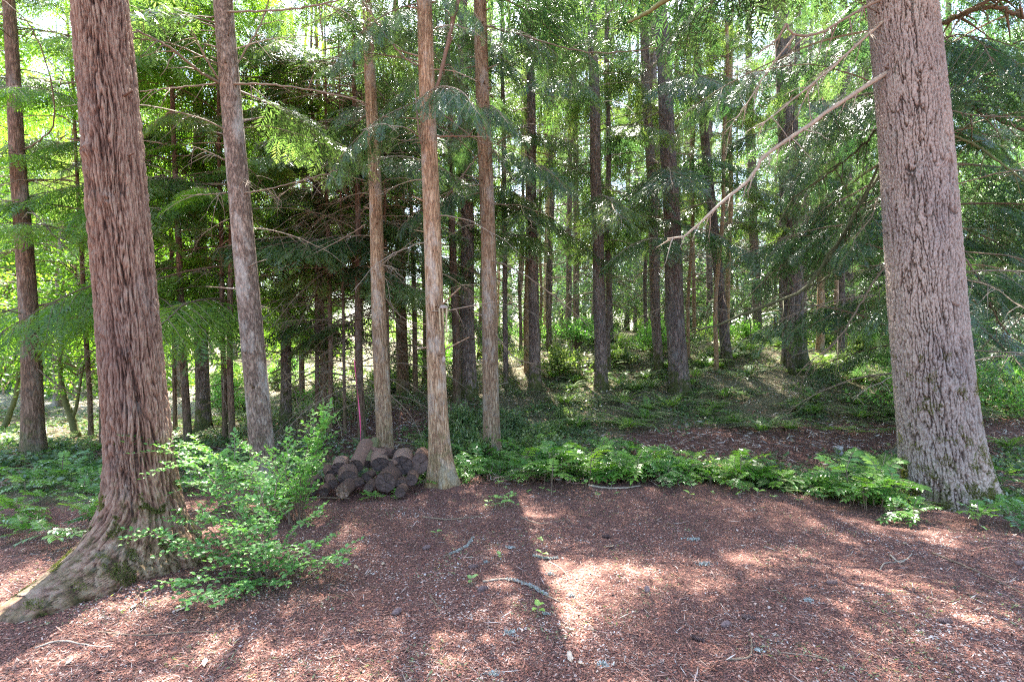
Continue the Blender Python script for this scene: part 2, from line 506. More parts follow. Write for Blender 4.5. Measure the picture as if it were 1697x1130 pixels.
# ------------------------------------------------------------------ foliage templates
def spray(nb, sub, seed, W, spread=.42, droop=.18):
    """flat spray one metre long along +X, normal +Z -> quads"""
    r = np.random.RandomState(seed)
    P = []; D = []; L = []; Wd = []
    t = np.linspace(.04, .98, nb)
    for i, tt in enumerate(t):
        for s in (-1, 1):
            bl = spread * (math.sin(math.pi * (tt * .82 + .16)) ** .7) * r.uniform(.8, 1.15)
            a = math.radians(r.uniform(38, 56))
            p = np.array([tt, 0, -droop * tt * tt]); d = np.array([math.cos(a), s * math.sin(a), r.uniform(-.32, .0)])
            P.append(p); D.append(d); L.append(bl); Wd.append(W * (.55 if sub else 1))
            if sub:
                for k in range(sub):
                    f = (k + .8) / (sub + .9)
                    for s2 in (-1, 1):
                        a2 = a * s + s2 * .75
                        P.append(p + nrm(d) * bl * f); D.append(np.array([math.cos(a2), math.sin(a2), -.2])); L.append(bl * .42 * (1.1 - f * .6)); Wd.append(W * .7)
    P.append([.9, 0, -droop * .85]); D.append([1, 0, -.3]); L.append(.2); Wd.append(W)
    D = np.array(D)
    N = nrm(np.stack([r.normal(0, .25, len(D)), r.normal(0, .25, len(D)), np.ones(len(D))], -1))
    return blades(np.array(P), D, N, np.array(L), np.array(Wd))


SPR = {
    'near': [spray(10, 2, s, .024) for s in (1, 2, 3)],
    'mid': [spray(8, 0, s, .030) for s in (4, 5, 6)],
    'far': [spray(4, 0, s, .055, .5) for s in (7, 8)],
}


def branch_template(Lb, lod, seed, droop=.25, lift=.10, nlat=22, latlen=.36, nspr=7, hang=.25, wood_r=.014):
    r = np.random.RandomState(seed)
    n = 14
    t = np.linspace(0, 1, n)
    wob = noise(t * 3, seed * 1.7, 0) * .10 * Lb
    ax = np.stack([Lb * t, wob * t, Lb * (lift * t - (droop + lift) * t ** 2)], -1)
    fol = []; tone = []
    wood = Geo()
    wood.add(*tube(ax, wood_r * (1.05 - t) + .0025, 5, False), m=1, tone=.35)
    lt = np.linspace(.16, .97, nlat) + r.uniform(-.015, .015, nlat)
    for i, tt in enumerate(lt):
        if r.rand() < .08: continue
        s = 1 if i % 2 else -1
        p = np.array([np.interp(tt, t, ax[:, k]) for k in range(3)])
        tan = nrm(np.array([np.interp(min(tt + .03, 1), t, ax[:, k]) - np.interp(tt - .03, t, ax[:, k]) for k in range(3)]))
        ll = Lb * latlen * (math.sin(math.pi * (.25 + .68 * tt))) * r.uniform(.7, 1.15)
        side = np.array([-tan[1], tan[0], 0]) * s
        d = nrm(tan * r.uniform(.6, .95) + side * .85 + np.array([0, 0, -hang * r.uniform(.3, 1.3)]))
        m = 6
        u = np.linspace(0, 1, m)
        lp = p + np.outer(u * ll, d) + np.outer(-.22 * ll * u ** 2, [0, 0, 1])
        if lod != 'far':
            wood.add(*tube(lp, .0035 * (1.1 - u) + .001, 3, False), m=1, tone=.3)
        nn = nspr if lod != 'far' else 2
        for j in range(nn):
            uu = (j + .5) / nn
            q = np.array([np.interp(uu, u, lp[:, k]) for k in range(3)])
            td = nrm(d + np.array([0, 0, -.45 * uu]))
            s2 = 1 if j % 2 else -1
            sd_ = np.array([-td[1], td[0], 0]) * s2
            dd = nrm(td * 1.0 + sd_ * (.75 if j < nn - 1 else 0) + np.array([0, 0, -hang * r.uniform(.2, 1.2)]))
            sl_ = ll * (.52 if lod != 'far' else .8) * r.uniform(.75, 1.2) * (1.15 - .5 * uu)
            F = frame(dd, nrm(np.array([r.normal(0, .3), r.normal(0, .3), 1.0]))) * sl_
            sp = SPR[lod][r.randint(len(SPR[lod]))]
            fol.append(sp @ F.T + q)
            tone.append(np.clip(r.normal(.42, .26) + .2 * uu + r.normal(0, .12, len(sp)), 0, 1))
    F = np.concatenate(fol); T = np.concatenate(tone)
    WV = np.concatenate(wood.v); WQ = np.concatenate(wood.q)
    return F.astype(np.float32), T.astype(np.float32), WV, WQ


def bare_template(Lb, seed, droop=.3, lift=.15, ntw=12, r0=.010):
    r = np.random.RandomState(seed)
    t = np.linspace(0, 1, 12)
    ax = np.stack([Lb * t, noise(t * 2.5, seed, 0) * .12 * Lb * t, Lb * (lift * t - (droop + lift) * t ** 2) + noise(t * 4, seed, 5) * .03 * Lb], -1)
    g = Geo(); g.add(*tube(ax, r0 * (1.08 - t) + .0015, 4, False))
    for i in range(ntw):
        tt = r.uniform(.15, .95); p = np.array([np.interp(tt, t, ax[:, k]) for k in range(3)])
        s = r.choice([-1, 1]); a = r.uniform(.5, 1.2) * s
        L = Lb * r.uniform(.08, .3) * (1.2 - tt)
        d = np.array([math.cos(a), math.sin(a), r.uniform(-.7, .1)])
        u = np.linspace(0, 1, 4)
        q = p + np.outer(u * L, nrm(d)) + np.outer(u ** 2 * L * .3, [0, 0, -1]) + r.normal(0, .01, (4, 3)) * u[:, None]
        g.add(*tube(q, .0035 * (1.1 - u) + .0008, 3, False))
    return np.zeros((0, 4, 3), np.float32), np.zeros(0, np.float32), np.concatenate(g.v), np.concatenate(g.q)


BR = {
    'near': [branch_template(2.6, 'near', 10 + i, .38, .06, 20, .34, 6, .5) for i in range(3)],
    'mid': [branch_template(2.4, 'mid', 20 + i, .22, .12, 22, .36, 7, .25) for i in range(4)],
    'far': [branch_template(3.2, 'far', 30 + i, .25, .05, 14, .34, 2, .3, .03) for i in range(3)],
    'bare': [bare_template(1.9, 40 + i) for i in range(5)],
}


def crown_mesh(name, spec, mats, seed):
    """spec: list of (kind, n, z0, z1, len0, len1, pitch0, pitch1); branches leave the trunk line x=y=0"""
    r = np.random.RandomState(seed)
    g = Geo()
    for kind, n, z0, z1, l0, l1, p0, p1 in spec:
        T = BR[kind]
        az = r.uniform(0, 7)
        for i in range(n):
            f = (i + r.rand()) / n
            z = z0 + (z1 - z0) * f
            az += 2.4 + r.normal(0, .35)
            sc_ = (l0 + (l1 - l0) * f) * r.uniform(.75, 1.2)
            base = {'near': 2.6, 'mid': 2.4, 'far': 3.2, 'bare': 1.9}[kind]
            F, tn, WV, WQ = T[r.randint(len(T))]
            A = rotz(az) @ roty(-math.radians(r.uniform(p0, p1))) * (sc_ / base)
            if r.rand() < .5: A = A @ np.diag([1, -1, 1])
            A = A.astype(np.float32)
            o = np.array([0, 0, z], np.float32)
            dead = 2 if (r.rand() < 0.0 and z < 6) else 0
            if len(F): g.quads((F[::3] if dead else F) @ A.T + o, dead, np.clip((tn[::3] if dead else tn) + r.normal(0, .12), 0, 1))
            g.add(WV @ A.T + o, WQ, m=1, tone=float(r.uniform(.2, .9)))
    return g.mesh(name, mats, smooth=False)


def trunk_geo(r0, r1, zref, height, sides=16, dz=.25, flare=.35, roots=(), bend=0.03, seed=0, zfine=None, dfine=None, disp=None, knots=(), sink=.3, curve=()):
    """tapered trunk; radius r0 above the flare at z=0, r1 at zref"""
    if zfine:
        zs = np.concatenate([np.arange(-sink, .4, dfine * .45), np.arange(.4, zfine, dfine), np.arange(zfine, height, .5), [height]])
    else:
        zs = np.concatenate([[-sink, -.1, 0, .06, .14, .25], np.arange(.4, height, dz), [height]])
    th = np.arange(sides) / sides * 2 * np.pi
    Z, T = np.meshgrid(zs, th, indexing='ij')
    slope = (r1 - r0) / zref
    Rb = np.maximum(r0 + slope * Z, .012) if slope < 0 else np.full(Z.shape, r0)
    zc = np.clip(Z, 0, None)
    Rb = np.where(Z > zref, np.maximum(r1 * (1 - (Z - zref) / max(height - zref, .1) * .9), .01), Rb)
    hf = .22 + r0 * .5
    lob = 1 + .35 * np.sin(T * 5 + seed) + .2 * np.sin(T * 3 + seed * 2.1)
    Rr = Rb + r0 * flare * lob * np.exp(-zc / hf)
    for (ta, A, h0, sharp) in roots:
        c = np.clip(np.cos(T - ta), 0, 1) ** sharp
        Rr = Rr + A * c * np.exp(-(zc / h0) ** 1.1)
    crev = np.ones(Z.shape)
    if disp:
        dh, crev = disp(T, Z - .9 * (Rr - Rb), Rb)
        Rr = Rr + dh
    for (ta, kz, ks, ka) in knots:
        dt = np.arctan2(np.sin(T - ta), np.cos(T - ta)) * Rb
        rr2 = (dt ** 2 + (Z - kz) ** 2) / ks ** 2
        Rr = Rr + ka * np.exp(-rr2) * (1 + .6 * noise(T * 9, Z * 30, 1)) - ka * .7 * np.exp(-rr2 * 9)
    bx = bend * (noise(zs * .35, seed, 0) - noise(0, seed, 0)); by = bend * (noise(zs * .35, seed, 9) - noise(0, seed, 9))
    for (cz, cx) in curve:
        bx = bx + cx * np.exp(-np.clip(zs, 0, None) / cz)
    small = .02 * Rb * noise(np.cos(T) * 2 + seed, np.sin(T) * 2, Z * .8)
    Rr = Rr + small
    X = Rr * np.cos(T) + bx[:, None]; Y = Rr * np.sin(T) + by[:, None]
    n = len(zs)
    i = np.arange(n - 1)[:, None] * sides; j = np.arange(sides)[None]; k = (j + 1) % sides
    Q = np.stack([i + j, i + k, i + sides + k, i + sides + j], -1).reshape(-1, 4)
    g = Geo(); g.add(np.stack([X, Y, Z], -1), Q)
    return g, crev


# ------------------------------------------------------------------ hero bark reliefs
def disp_hemlock(T, Z, Rb):
    rr = .30
    wz = Z + .10 * noise(T * 2, Z * 1.2, 4)
    wt = T + .14 * noise(np.cos(T) * 1.5, Z * 1.7, np.sin(T) * 1.5) * (1 + 1.6 * np.exp(-np.clip(Z, 0, None) / .9))
    cx, cy = np.cos(wt) * rr, np.sin(wt) * rr
    n1 = noise(cx * 38, cy * 38, wz * 5.5)
    n2 = noise(cx * 66 + 9, cy * 66, wz * 13)
    r1 = 1 - np.clip(np.abs(n1) * 4.2, 0, 1)
    lo = np.exp(-np.clip(Z + .1, 0, None) / .28)
    r1 = r1 * (1 - lo) + lo * (1 - np.clip(np.abs(noise(cx * 95, cy * 95, wz * 9)) * 4, 0, 1))
    r2 = 1 - np.clip(np.abs(n2) * 3.0, 0, 1)
    n3 = noise(cx * 46 + 5, cy * 46, wz * 11 + 7)
    n4 = noise(cx * 110, cy * 110, wz * 30)
    nl = np.clip(np.abs(noise(cx * 17 + 3, cy * 17, wz * 1.5 + 2)) * 7, 0, 1)      # long continuous cracks
    va = .55 + .8 * np.clip(noise(T * 1.3, Z * .9, 6) + .4, 0, 1)                  # smoother and rougher stretches
    h = (.011 * (np.clip(n3 * 2 + .5, 0, 1)) - .014 * r1 ** 1.6 - .006 * r2) * va + .005 * n4 - .012 * (1 - nl) + .022 * np.exp(-np.clip(Z + .1, 0, None) / .45) * (.5 - np.clip(np.abs(noise(T * 5.5 + .8 * noise(T * 2, Z * 2, 3), Z * .8, 4)) * 3.2, 0, 1)) * -1
    return h, np.clip(.85 - (.55 * r1 ** 1.3 + .25 * r2) * va - .45 * (1 - nl) + .3 * n3 + .35 * n4, 0, 1)


def disp_fir(T, Z, Rb):
    rr = .42
    wz = Z + .06 * noise(T * 3, Z * 2.2, 4)
    wt = T + .07 * noise(np.cos(T) * 2.2, Z * 2.6, np.sin(T) * 2.2) + .02 * noise(np.cos(T) * 9, Z * 11, np.sin(T) * 9)
    cx, cy = np.cos(wt) * rr, np.sin(wt) * rr
    n4 = noise(cx * 60, cy * 60, wz * 40); n5 = noise(cx * 140, cy * 140, wz * 90)
    a = np.abs(noise(cx * 22, cy * 22, wz * 3.6) + .14 * n4)
    b = np.abs(noise(cx * 34 + 4, cy * 34, wz * 11))
    f1 = ss(0.0, .13, a); f2 = ss(0.0, .09, b)
    h = .024 * f1 + .010 * f2 + .010 * n4 + .006 * n5 - .02
    return h, np.clip(.16 + .68 * f1 * (.5 + .5 * f2) + .5 * n4, 0, 1)


# ------------------------------------------------------------------ placing trees
def lean_of(px, py, tx, ty):
    """tilt about the view axis so that the trunk passes the given picture points"""
    return math.atan2(tx - px, py - ty)


def tree(name, label, cat, px, py, wpx, tx, ty, wt, bark, height=18, group=None, crown=None, sides=16, d=None, rotc=None, scale_c=1.0, trunk_kw=None, wzref=True):
    if d is None:
        x, d = hit(px, py)
    else:
        x = (px - 848.5) / FPX * d
    z = float(H(x, d))
    kk = math.sqrt(1 + (x / d) ** 2)            # an off-axis cylinder looks wider
    r0 = wpx / FPX * d / 2 / kk; r1 = wt / FPX * d / 2 / kk
    zref = (py - ty) / FPX * d
    kw = dict(sides=sides, seed=R.random() * 50)
    if trunk_kw: kw.update(trunk_kw)
    root = empty(name, (x, d, z), (R.uniform(-.012, .012), lean_of(px, py, tx, ty), 0))
    tag(root, label, cat, group)
    g, crev = trunk_geo(r0, min(r1, r0 * .98), zref, height, **kw)
    crev = add_stubs(g, crev, r0, r1, zref, min(height, 9), (9 if wpx > 100 else 34 if wpx > 24 else 26), kw['seed'])
    g.obj("trunk", [bark], root, attrs={"crev": crev.ravel()})
    if crown is not None:
        c = link(bpy.data.objects.new("crown", crown), root)
        c.rotation_euler = (0, 0, R.uniform(0, 6.28) if rotc is None else rotc)
        c.scale = (scale_c,) * 3
    return root, x, d, z


def add_stubs(g, crev, r0, r1, zref, zmax, n, seed):
    """broken branch stubs standing out of the bark"""
    rr = np.random.RandomState(int(seed * 100)); extra = 0
    for i in range(n):
        z = rr.uniform(.9, zmax); a = rr.uniform(0, 6.28); R_ = max(r0 + (r1 - r0) * z / zref, .02)
        L = rr.uniform(.03, .16) * (1 + 2 * (rr.rand() < .2)); th = rr.uniform(.004, .010)
        d = nrm(np.array([math.cos(a), math.sin(a), rr.uniform(-.2, .5)]))
        p = np.array([math.cos(a), math.sin(a), 0]) * R_ * .85 + np.array([0, 0, z])
        P = np.stack([p, p + d * (R_ * .15 + .012), p + d * (R_ * .15 + L)])
        V, Q, T3 = tube(P, [th * 2.2, th * 1.2, th * .7], 6)
        g.add(V, Q, T3); extra += len(V)
    return np.concatenate([crev.ravel(), np.full(extra, .35)])


def px_tube(name, pts, radii, mat, parent=None, sides=7, n=28, jit=.004, tone=.5, seed=1):
    """branch through photo points (px, py, depth) -> tube in world coordinates"""
    P = smooth_path([at(*p) for p in pts], n)
    P = P + np.stack([noise(np.arange(n) * .7, seed, k * 5) for k in range(3)], -1) * jit * 3
    rr = np.interp(np.linspace(0, 1, n), np.linspace(0, 1, len(radii)), radii) * (1 + .28 * noise(np.arange(n) * 1.3, seed, 3))
    g = Geo(); g.add(*tube(P, rr, sides), tone=tone)
    return g, P


def attach(g, name, mats, root, smooth=True):
    """geometry given in world space becomes a part of root"""
    o = g.obj(name, mats, None, smooth)
    bpy.context.view_layer.update()
    o.parent = root
    o.matrix_parent_inverse = root.matrix_world.inverted()
    return o

# ------------------------------------------------------------------ crowns
HEMM = [M_HEM, M_TWIG, M_DEADLEAF]; CEDM = [M_CEDAR, M_TWIG, M_DEADLEAF]; SUNM = [M_BRIGHT, M_TWIG, M_DEADLEAF]
CR = {}
CR['thin_a'] = crown_mesh("crown_thin_a", [('bare', 48, .7, 6.5, 1.5, 1.9, -25, 15), ('mid', 15, 2.6, 7.8, 2.0, 1.6, -20, 8)], HEMM, 1)
CR['thin_b'] = crown_mesh("crown_thin_b", [('bare', 60, .6, 6.5, 1.7, 1.8, -25, 18), ('mid', 14, 2.0, 7.5, 1.9, 1.5, -22, 8)], HEMM, 2)
CR['thin_c'] = crown_mesh("crown_thin_c", [('bare', 34, .9, 6.5, 1.3, 1.9, -20, 15), ('mid', 15, 3.4, 9, 2.0, 1.7, -18, 8)], HEMM, 3)
CR['sunny'] = crown_mesh("crown_sunny", [('bare', 14, 1.2, 5, 1.3, 1.6, -20, 10), ('mid', 26, 2.2, 9.5, 2.5, 1.9, -18, 10)], SUNM, 4)
CR['hero'] = crown_mesh("crown_hero", [('bare', 10, 2.6, 5.2, 1.0, 1.5, -15, 20), ('mid', 7, 4.3, 8, 1.6, 1.7, -22, 6)], HEMM, 5)
CR['hero_cedar'] = crown_mesh("crown_hero_cedar", [('bare', 9, 2.2, 4.6, 1.0, 1.4, -15, 20), ('near', 8, 4.0, 6.8, 1.3, 1.6, -25, 0), ('mid', 14, 6.8, 11, 2.4, 2.3, -15, 6)], CEDM, 6)  # the mid tier sits above the view, added to shade the floor
CR['hero_cedar_b'] = crown_mesh("crown_hero_cedar_b", [('bare', 12, 2.2, 6.6, 1.0, 1.4, -15, 20), ('near', 8, 4.0, 6.8, 1.2, 1.5, -25, 0)], CEDM, 26)
CR['giant'] = crown_mesh("crown_giant_shading", [('mid', 24, 6.4, 11, 3.7, 3.4, -8, 10)], CEDM, 27)  # unseen boughs above the view, made long to throw shade on the floor
CR['high'] = crown_mesh("crown_high_shading", [('mid', 7, 6.8, 12, 2.4, 2.2, -10, 10)], HEMM, 7)  # unseen crown over the hemlock, put in for its shadows
CR['low_cedar'] = crown_mesh("crown_low_cedar", [('near', 25, 2.2, 8.0, 2.9, 3.2, -10, 18), ('bare', 34, .9, 6, 2.4, 2.8, -12, 30), ('mid', 5, 8, 11, 3.0, 2.4, -10, 10)], CEDM, 8)
CR['tall_a'] = crown_mesh("crown_tall_a", [('bare', 26, 1.6, 10, 1.8, 2.2, -15, 15), ('mid', 14, 3.2, 11, 2.8, 2.2, -20, 6)], CEDM, 9)
CR['tall_b'] = crown_mesh("crown_tall_b", [('bare', 42, 2.0, 12, 1.8, 2.2, -15, 15), ('mid', 12, 3.2, 11, 2.6, 2.2, -22, 6), ('mid', 6, 11, 15, 2.5, 2.0, -15, 6)], HEMM, 10)  # topmost tier added to cast shade on the needle floor
CR['pole'] = crown_mesh("crown_pole", [('bare', 44, 1.4, 11, 1.2, 1.7, -15, 20), ('mid', 5, 6, 10.5, 1.8, 1.6, -20, 8)], HEMM, 19)
CR['dense_cedar'] = crown_mesh("crown_dense_cedar", [('mid', 22, 1.4, 10, 3.0, 2.0, -14, 12)], CEDM, 11)
CR['far_a'] = crown_mesh("crown_far_a", [('far', 62, .5, 19, 3.6, 1.4, -15, 12)], HEMM, 12)
CR['far_b'] = crown_mesh("crown_far_b", [('far', 30, 1.6, 17, 3.0, 1.5, -15, 12), ('bare', 20, 2, 12, 2, 2, -10, 15)], CEDM, 13)
CR['far_sun'] = crown_mesh("crown_far_sun", [('far', 74, .8, 17, 4.0, 1.6, -15, 12)], SUNM, 14)


def broadleaf_crown(name, seed, z0, z1, rad, n, mat):
    r = np.random.RandomState(seed); g = Geo()
    for i in range(n):
        z = r.uniform(z0, z1); a = r.uniform(0, 6.28); L = rad * r.uniform(.5, 1.05) * math.sqrt(max(.15, 1 - ((z - (z0 + z1) / 2) / (z1 - z0) * 1.6) ** 2))
        u = np.linspace(0, 1, 8)
        P = np.stack([np.cos(a) * L * u, np.sin(a) * L * u, z - .4 + .7 * u - .6 * u ** 2], -1) + r.normal(0, .04, (8, 3)) * u[:, None]
        g.add(*tube(P, .014 * (1.1 - u) + .002, 4, False), m=1, tone=.5)
        m = 120
        uu = r.uniform(.25, 1.05, m); q = np.stack([np.interp(uu, u, P[:, k]) for k in range(3)], -1) + r.normal(0, .16, (m, 3)) * np.array([1, 1, .7])
        D = r.normal(0, 1, (m, 3)) + np.array([math.cos(a), math.sin(a), -.5]); N = r.normal(0, .5, (m, 3)) + np.array([0, 0, 1])
        g.quads(blades(q, D, N, r.uniform(.06, .10, m), r.uniform(.018, .028, m), .45), 0, np.clip(r.normal(.5, .25, m), 0, 1))
    return g.mesh(name, [mat, M_TWIG], smooth=False)


CR['broad'] = broadleaf_crown("crown_broad", 3, 2.2, 8, 2.4, 80, M_BRIGHT)
CR['sapling'] = broadleaf_crown("crown_sapling", 4, 1.1, 3.4, 1.2, 26, M_BRIGHT)

# ------------------------------------------------------------------ the named trees
BK = dict(red=M_BARK_RED, fir=M_BARK_FIR, mot=M_BARK_MOTTLED, tan=M_BARK_TAN, brn=M_BARK_BROWN, gry=M_BARK_GREY)

t1, x1, d1, z1 = tree("hemlock_tree", "massive red brown hemlock with shaggy furrowed bark and a long buttress root", "tree",
     247, 925, 112, 160, 0, 95, M_HERO_HEM, height=17, crown=CR['high'], d=4.0, rotc=1.0,
     trunk_kw=dict(sides=420, zfine=4.25, dfine=.0085, disp=disp_hemlock, flare=.20, seed=2.2, bend=.02, curve=[(.5, -.02)],
                   roots=[(math.radians(-106), .60, .18, 13), (math.radians(-150), .12, .34, 3), (math.radians(-60), .20, .20, 6), (math.radians(10), .08, .45, 3), (math.radians(90), .2, .2, 4), (math.radians(-85), .20, .15, 18), (math.radians(-140), .20, .15, 20), (math.radians(-8), .10, .16, 20), (math.radians(-30), .10, .14, 12)],
                   knots=[(math.radians(-112), 2.92, .045, .045), (math.radians(-72), 2.55, .04, .035), (math.radians(-110), 1.62, .03, .02), (math.radians(-125), 3.45, .035, .03), (math.radians(-58), 1.45, .035, .02)]))
t6, x6, d6, z6 = tree("fir_tree", "giant fir trunk with deeply fissured grey pink bark and moss at its foot", "tree",
     1566, 838, 141, 1501, 0, 116, M_HERO_FIR, height=20, crown=CR['giant'], rotc=0.3,
     trunk_kw=dict(sides=460, zfine=5.6, dfine=.011, disp=disp_fir, flare=.09, seed=5.1, bend=.02,
                   roots=[(math.radians(-20), .12, .38, 3), (math.radians(-140), .07, .25, 4), (math.radians(-80), .08, .16, 6), (math.radians(100), .15, .3, 4)],
                   knots=[(math.radians(-75), 3.55, .05, .03)]))
t2, x2, d2, z2 = tree("mottled_tree", "slender leaning trunk with mottled grey lichen bark beside the massive hemlock", "tree",
     440, 808, 43, 368, 0, 33, M_BARK_MOTTLED, height=16, crown=CR['hero'], rotc=2.0, trunk_kw=dict(sides=90, zfine=5.6, dfine=.02, flare=.12))
t3, x3, d3, z3 = tree("cedar_tree", "slim tan barked cedar rising straight behind the middle of the log pile", "tree",
     640, 772, 28, 608, 0, 17, M_BARK_TAN, height=15, crown=CR['hero'], rotc=.5, trunk_kw=dict(sides=70, zfine=6.4, dfine=.03, flare=.12))
t4, x4, d4, z4 = tree("cedar_tree", "tan cedar with a flared grey base touching the end of the log pile", "tree",
     731, 803, 33, 703, 0, 25, M_BARK_TAN, height=16, crown=CR['hero_cedar_b'], rotc=2.6,
     trunk_kw=dict(sides=110, zfine=5.8, dfine=.02, flare=.55, roots=[(math.radians(-20), .05, .3, 3)]))
t5, x5, d5, z5 = tree("cedar_tree", "tan cedar standing alone in ferns between the log pile and the slope", "tree",
     816, 770, 28, 798, 60, 22, M_BARK_TAN, height=15, crown=CR['hero_cedar'], rotc=4.4, trunk_kw=dict(sides=70, zfine=6.4, dfine=.03, flare=.35))

TT = [
 # name, label, px, py, w, tx, ty, wt, bark, crown, height
 ("hemlock_tree", "dark brown hemlock with branch stubs at the picture's far left edge", 56, 756, 41, 30, 200, 27, 'brn', 'pole', 15),
 ("hemlock_tree", "pole thin hemlock next to the crooked mossy sapling", 151, 728, 10, 134, 400, 8, 'brn', 'thin_c', 11),
 ("hemlock_tree", "thin dark hemlock whose stem nearly touches the massive hemlock", 169, 742, 10, 160, 400, 9, 'brn', 'sunny', 11),
 ("hemlock_tree", "narrow brown hemlock just past the massive hemlock's inner side", 312, 735, 15, 298, 350, 10, 'brn', 'sunny', 12),
 ("hemlock_tree", "very thin hemlock half hidden against the massive hemlock's trunk", 291, 716, 8, 284, 450, 7, 'brn', 'thin_c', 10),
 ("fir_tree", "broad grey fir standing back in the gap before the mottled trunk", 338, 710, 25, 330, 300, 20, 'gry', 'sunny', 16),
 ("hemlock_tree", "one of a twin pair of brown poles, the slightly thinner stem", 373, 733, 10, 366, 400, 8, 'brn', 'thin_c', 12),
 ("hemlock_tree", "one of a twin pair of brown poles, the slightly thicker stem", 385, 735, 12, 378, 400, 9, 'brn', 'sunny', 12),
 ("fir_tree", "dark fir trunk in shade between the mottled trunk and the thin poles", 474, 700, 19, 470, 350, 15, 'gry', 'thin_b', 14),
 ("hemlock_tree", "tan stripped hemlock pole with many bare twigs above the leafy shrub", 536, 706, 12, 529, 350, 9, 'tan', 'thin_b', 12),
 ("hemlock_tree", "black looking hemlock pole right against the tan stripped pole", 526, 708, 8, 522, 380, 7, 'brn', 'thin_a', 11),
 ("hemlock_tree", "short dark hemlock pole between the tan pole and the pink tape", 547, 716, 9, 544, 400, 7, 'brn', 'thin_b', 9),
 ("hemlock_tree", "thinnest dark pole standing just before the pink tape tree", 572, 720, 6, 569, 450, 5, 'brn', 'thin_a', 8),
 ("hemlock_tree", "brown hemlock with pink tape hanging in front of it", 600, 727, 14, 591, 350, 10, 'brn', 'thin_b', 12),
 ("hemlock_tree", "thin pole half covered by the slim cedar behind the logs", 646, 705, 6, 641, 400, 5, 'brn', 'thin_a', 10),
 ("cedar_tree", "wide shaded cedar stem with drooping fronds over the bare mound", 668, 655, 20, 663, 350, 16, 'brn', 'dense_cedar', 14),
 ("hemlock_tree", "thin dark hemlock on the mound between the two tan cedars", 689, 656, 9, 684, 350, 7, 'brn', 'thin_a', 13),
 ("hemlock_tree", "dark hemlock behind the hanging wind chime", 757, 668, 14, 749, 350, 11, 'brn', 'thin_c', 14),
 ("fir_tree", "grey fir between the wind chime and the lone tan cedar", 778, 660, 26, 772, 300, 20, 'gry', 'tall_b', 20),
 ("fir_tree", "slim grey fir just past the lone tan cedar", 839, 645, 9, 836, 350, 8, 'gry', 'tall_b', 18),
 ("fir_tree", "grey fir wrapped in low drooping fronds at the slope's start", 887, 646, 19, 880, 250, 15, 'gry', 'tall_a', 20),
 ("fir_tree", "straight grey fir column beside the sunlit clearing on the slope", 996, 647, 21, 984, 120, 17, 'gry', 'tall_b', 20),
 ("fir_tree", "pale grey fir seen just before the mossy footed fir", 1092, 613, 16, 1073, 150, 16, 'gry', 'tall_b', 22),
 ("fir_tree", "stout dark fir with a mossy foot in the sun on the slope", 1128, 651, 33, 1103, 150, 25, 'gry', 'tall_a', 20),
 ("fir_tree", "leaning grey fir above sunlit bracken past the mossy footed fir", 1206, 607, 18, 1167, 200, 15, 'gry', 'tall_b', 22),
 ("fir_tree", "slender pale fir beyond the leaning grey fir", 1256, 570, 16, 1247, 200, 15, 'gry', 'tall_b', 24),
 ("fir_tree", "thick dark fir with ferny foot facing the giant fir", 1318, 606, 40, 1300, 200, 30, 'gry', 'tall_a', 22),
 ("fir_tree", "bluish fir stem in the gap between the thick dark fir and giant fir", 1363, 572, 15, 1358, 250, 14, 'gry', 'tall_b', 22),
 ("fir_tree", "wide purple grey fir nearest the giant fir's upper trunk", 1403, 578, 26, 1398, 250, 24, 'gry', 'tall_b', 22),
]
placed = []
for (nm, lb, px, py, wb, tx, ty, wt, bk, cr, hh) in TT:
    root, x, d, z = tree(nm, lb, "tree", px, py, wb, tx, ty, wt, BK[bk], height=hh, crown=CR[cr],
                         trunk_kw=dict(sides=24 if wb > 14 else 12, flare=.30 if wb > 17 else .1, bend=.06, dz=.2))
    placed.append((x, d))

def trunk_moss(root, zmax, thr, n, seed):
    me = [c for c in root.children if c.name.startswith("trunk")][0].data
    co = np.empty(len(me.vertices) * 3, np.float32); me.vertices.foreach_get("co", co); co = co.reshape(-1, 3)
    no = np.empty(len(co) * 3, np.float32); me.vertices.foreach_get("normal", no); no = no.reshape(-1, 3)
    rr = np.random.RandomState(seed)
    f = noise(co[:, 0] * 7, co[:, 1] * 7, co[:, 2] * 7 + seed) + .35 * noise(co[:, 0] * 25, co[:, 1] * 25, co[:, 2] * 25) + .3 * (1 - co[:, 2] / zmax) - thr
    ok = np.nonzero((f > 0) & (co[:, 2] < zmax) & (co[:, 2] > -.06) & (co[:, 1] < .1))[0]
    if len(ok) == 0: return
    k = rr.choice(ok, min(n, len(ok) * 3)); m = len(k)
    g = Geo(); g.quads(blades(co[k] + no[k] * .001, no[k] + rr.normal(0, .9, (m, 3)), rr.normal(0, 1, (m, 3)), rr.uniform(.006, .018, m), rr.uniform(.0015, .003, m)), 0, rr.uniform(0, 1, m))
    g.obj("moss", [M_MOSS], root, smooth=False)


M_MOSS = leaf_mat("moss_tips", [(0, (.05, .06, .015)), (1, (.20, .21, .06))], (1.4, 1.5, .6), .3, .7, .2)
trunk_moss(t1, .5, .52, 22000, 1)
trunk_moss(t6, 1.6, .42, 26000, 2)

# the drooping cedar whose trunk is hidden behind the giant fir
hc, xh, dh, zh = tree("cedar_tree", "wide drooping cedar growing behind the giant fir with one root showing", "tree",
     1527, 752, 58, 1515, 100, 40, M_BARK_TAN, height=13, crown=CR['low_cedar'], rotc=.2,
     trunk_kw=dict(sides=80, zfine=2.5, dfine=.03, flare=.3, roots=[(math.radians(185), .32, .22, 9), (math.radians(240), .15, .25, 5)]))


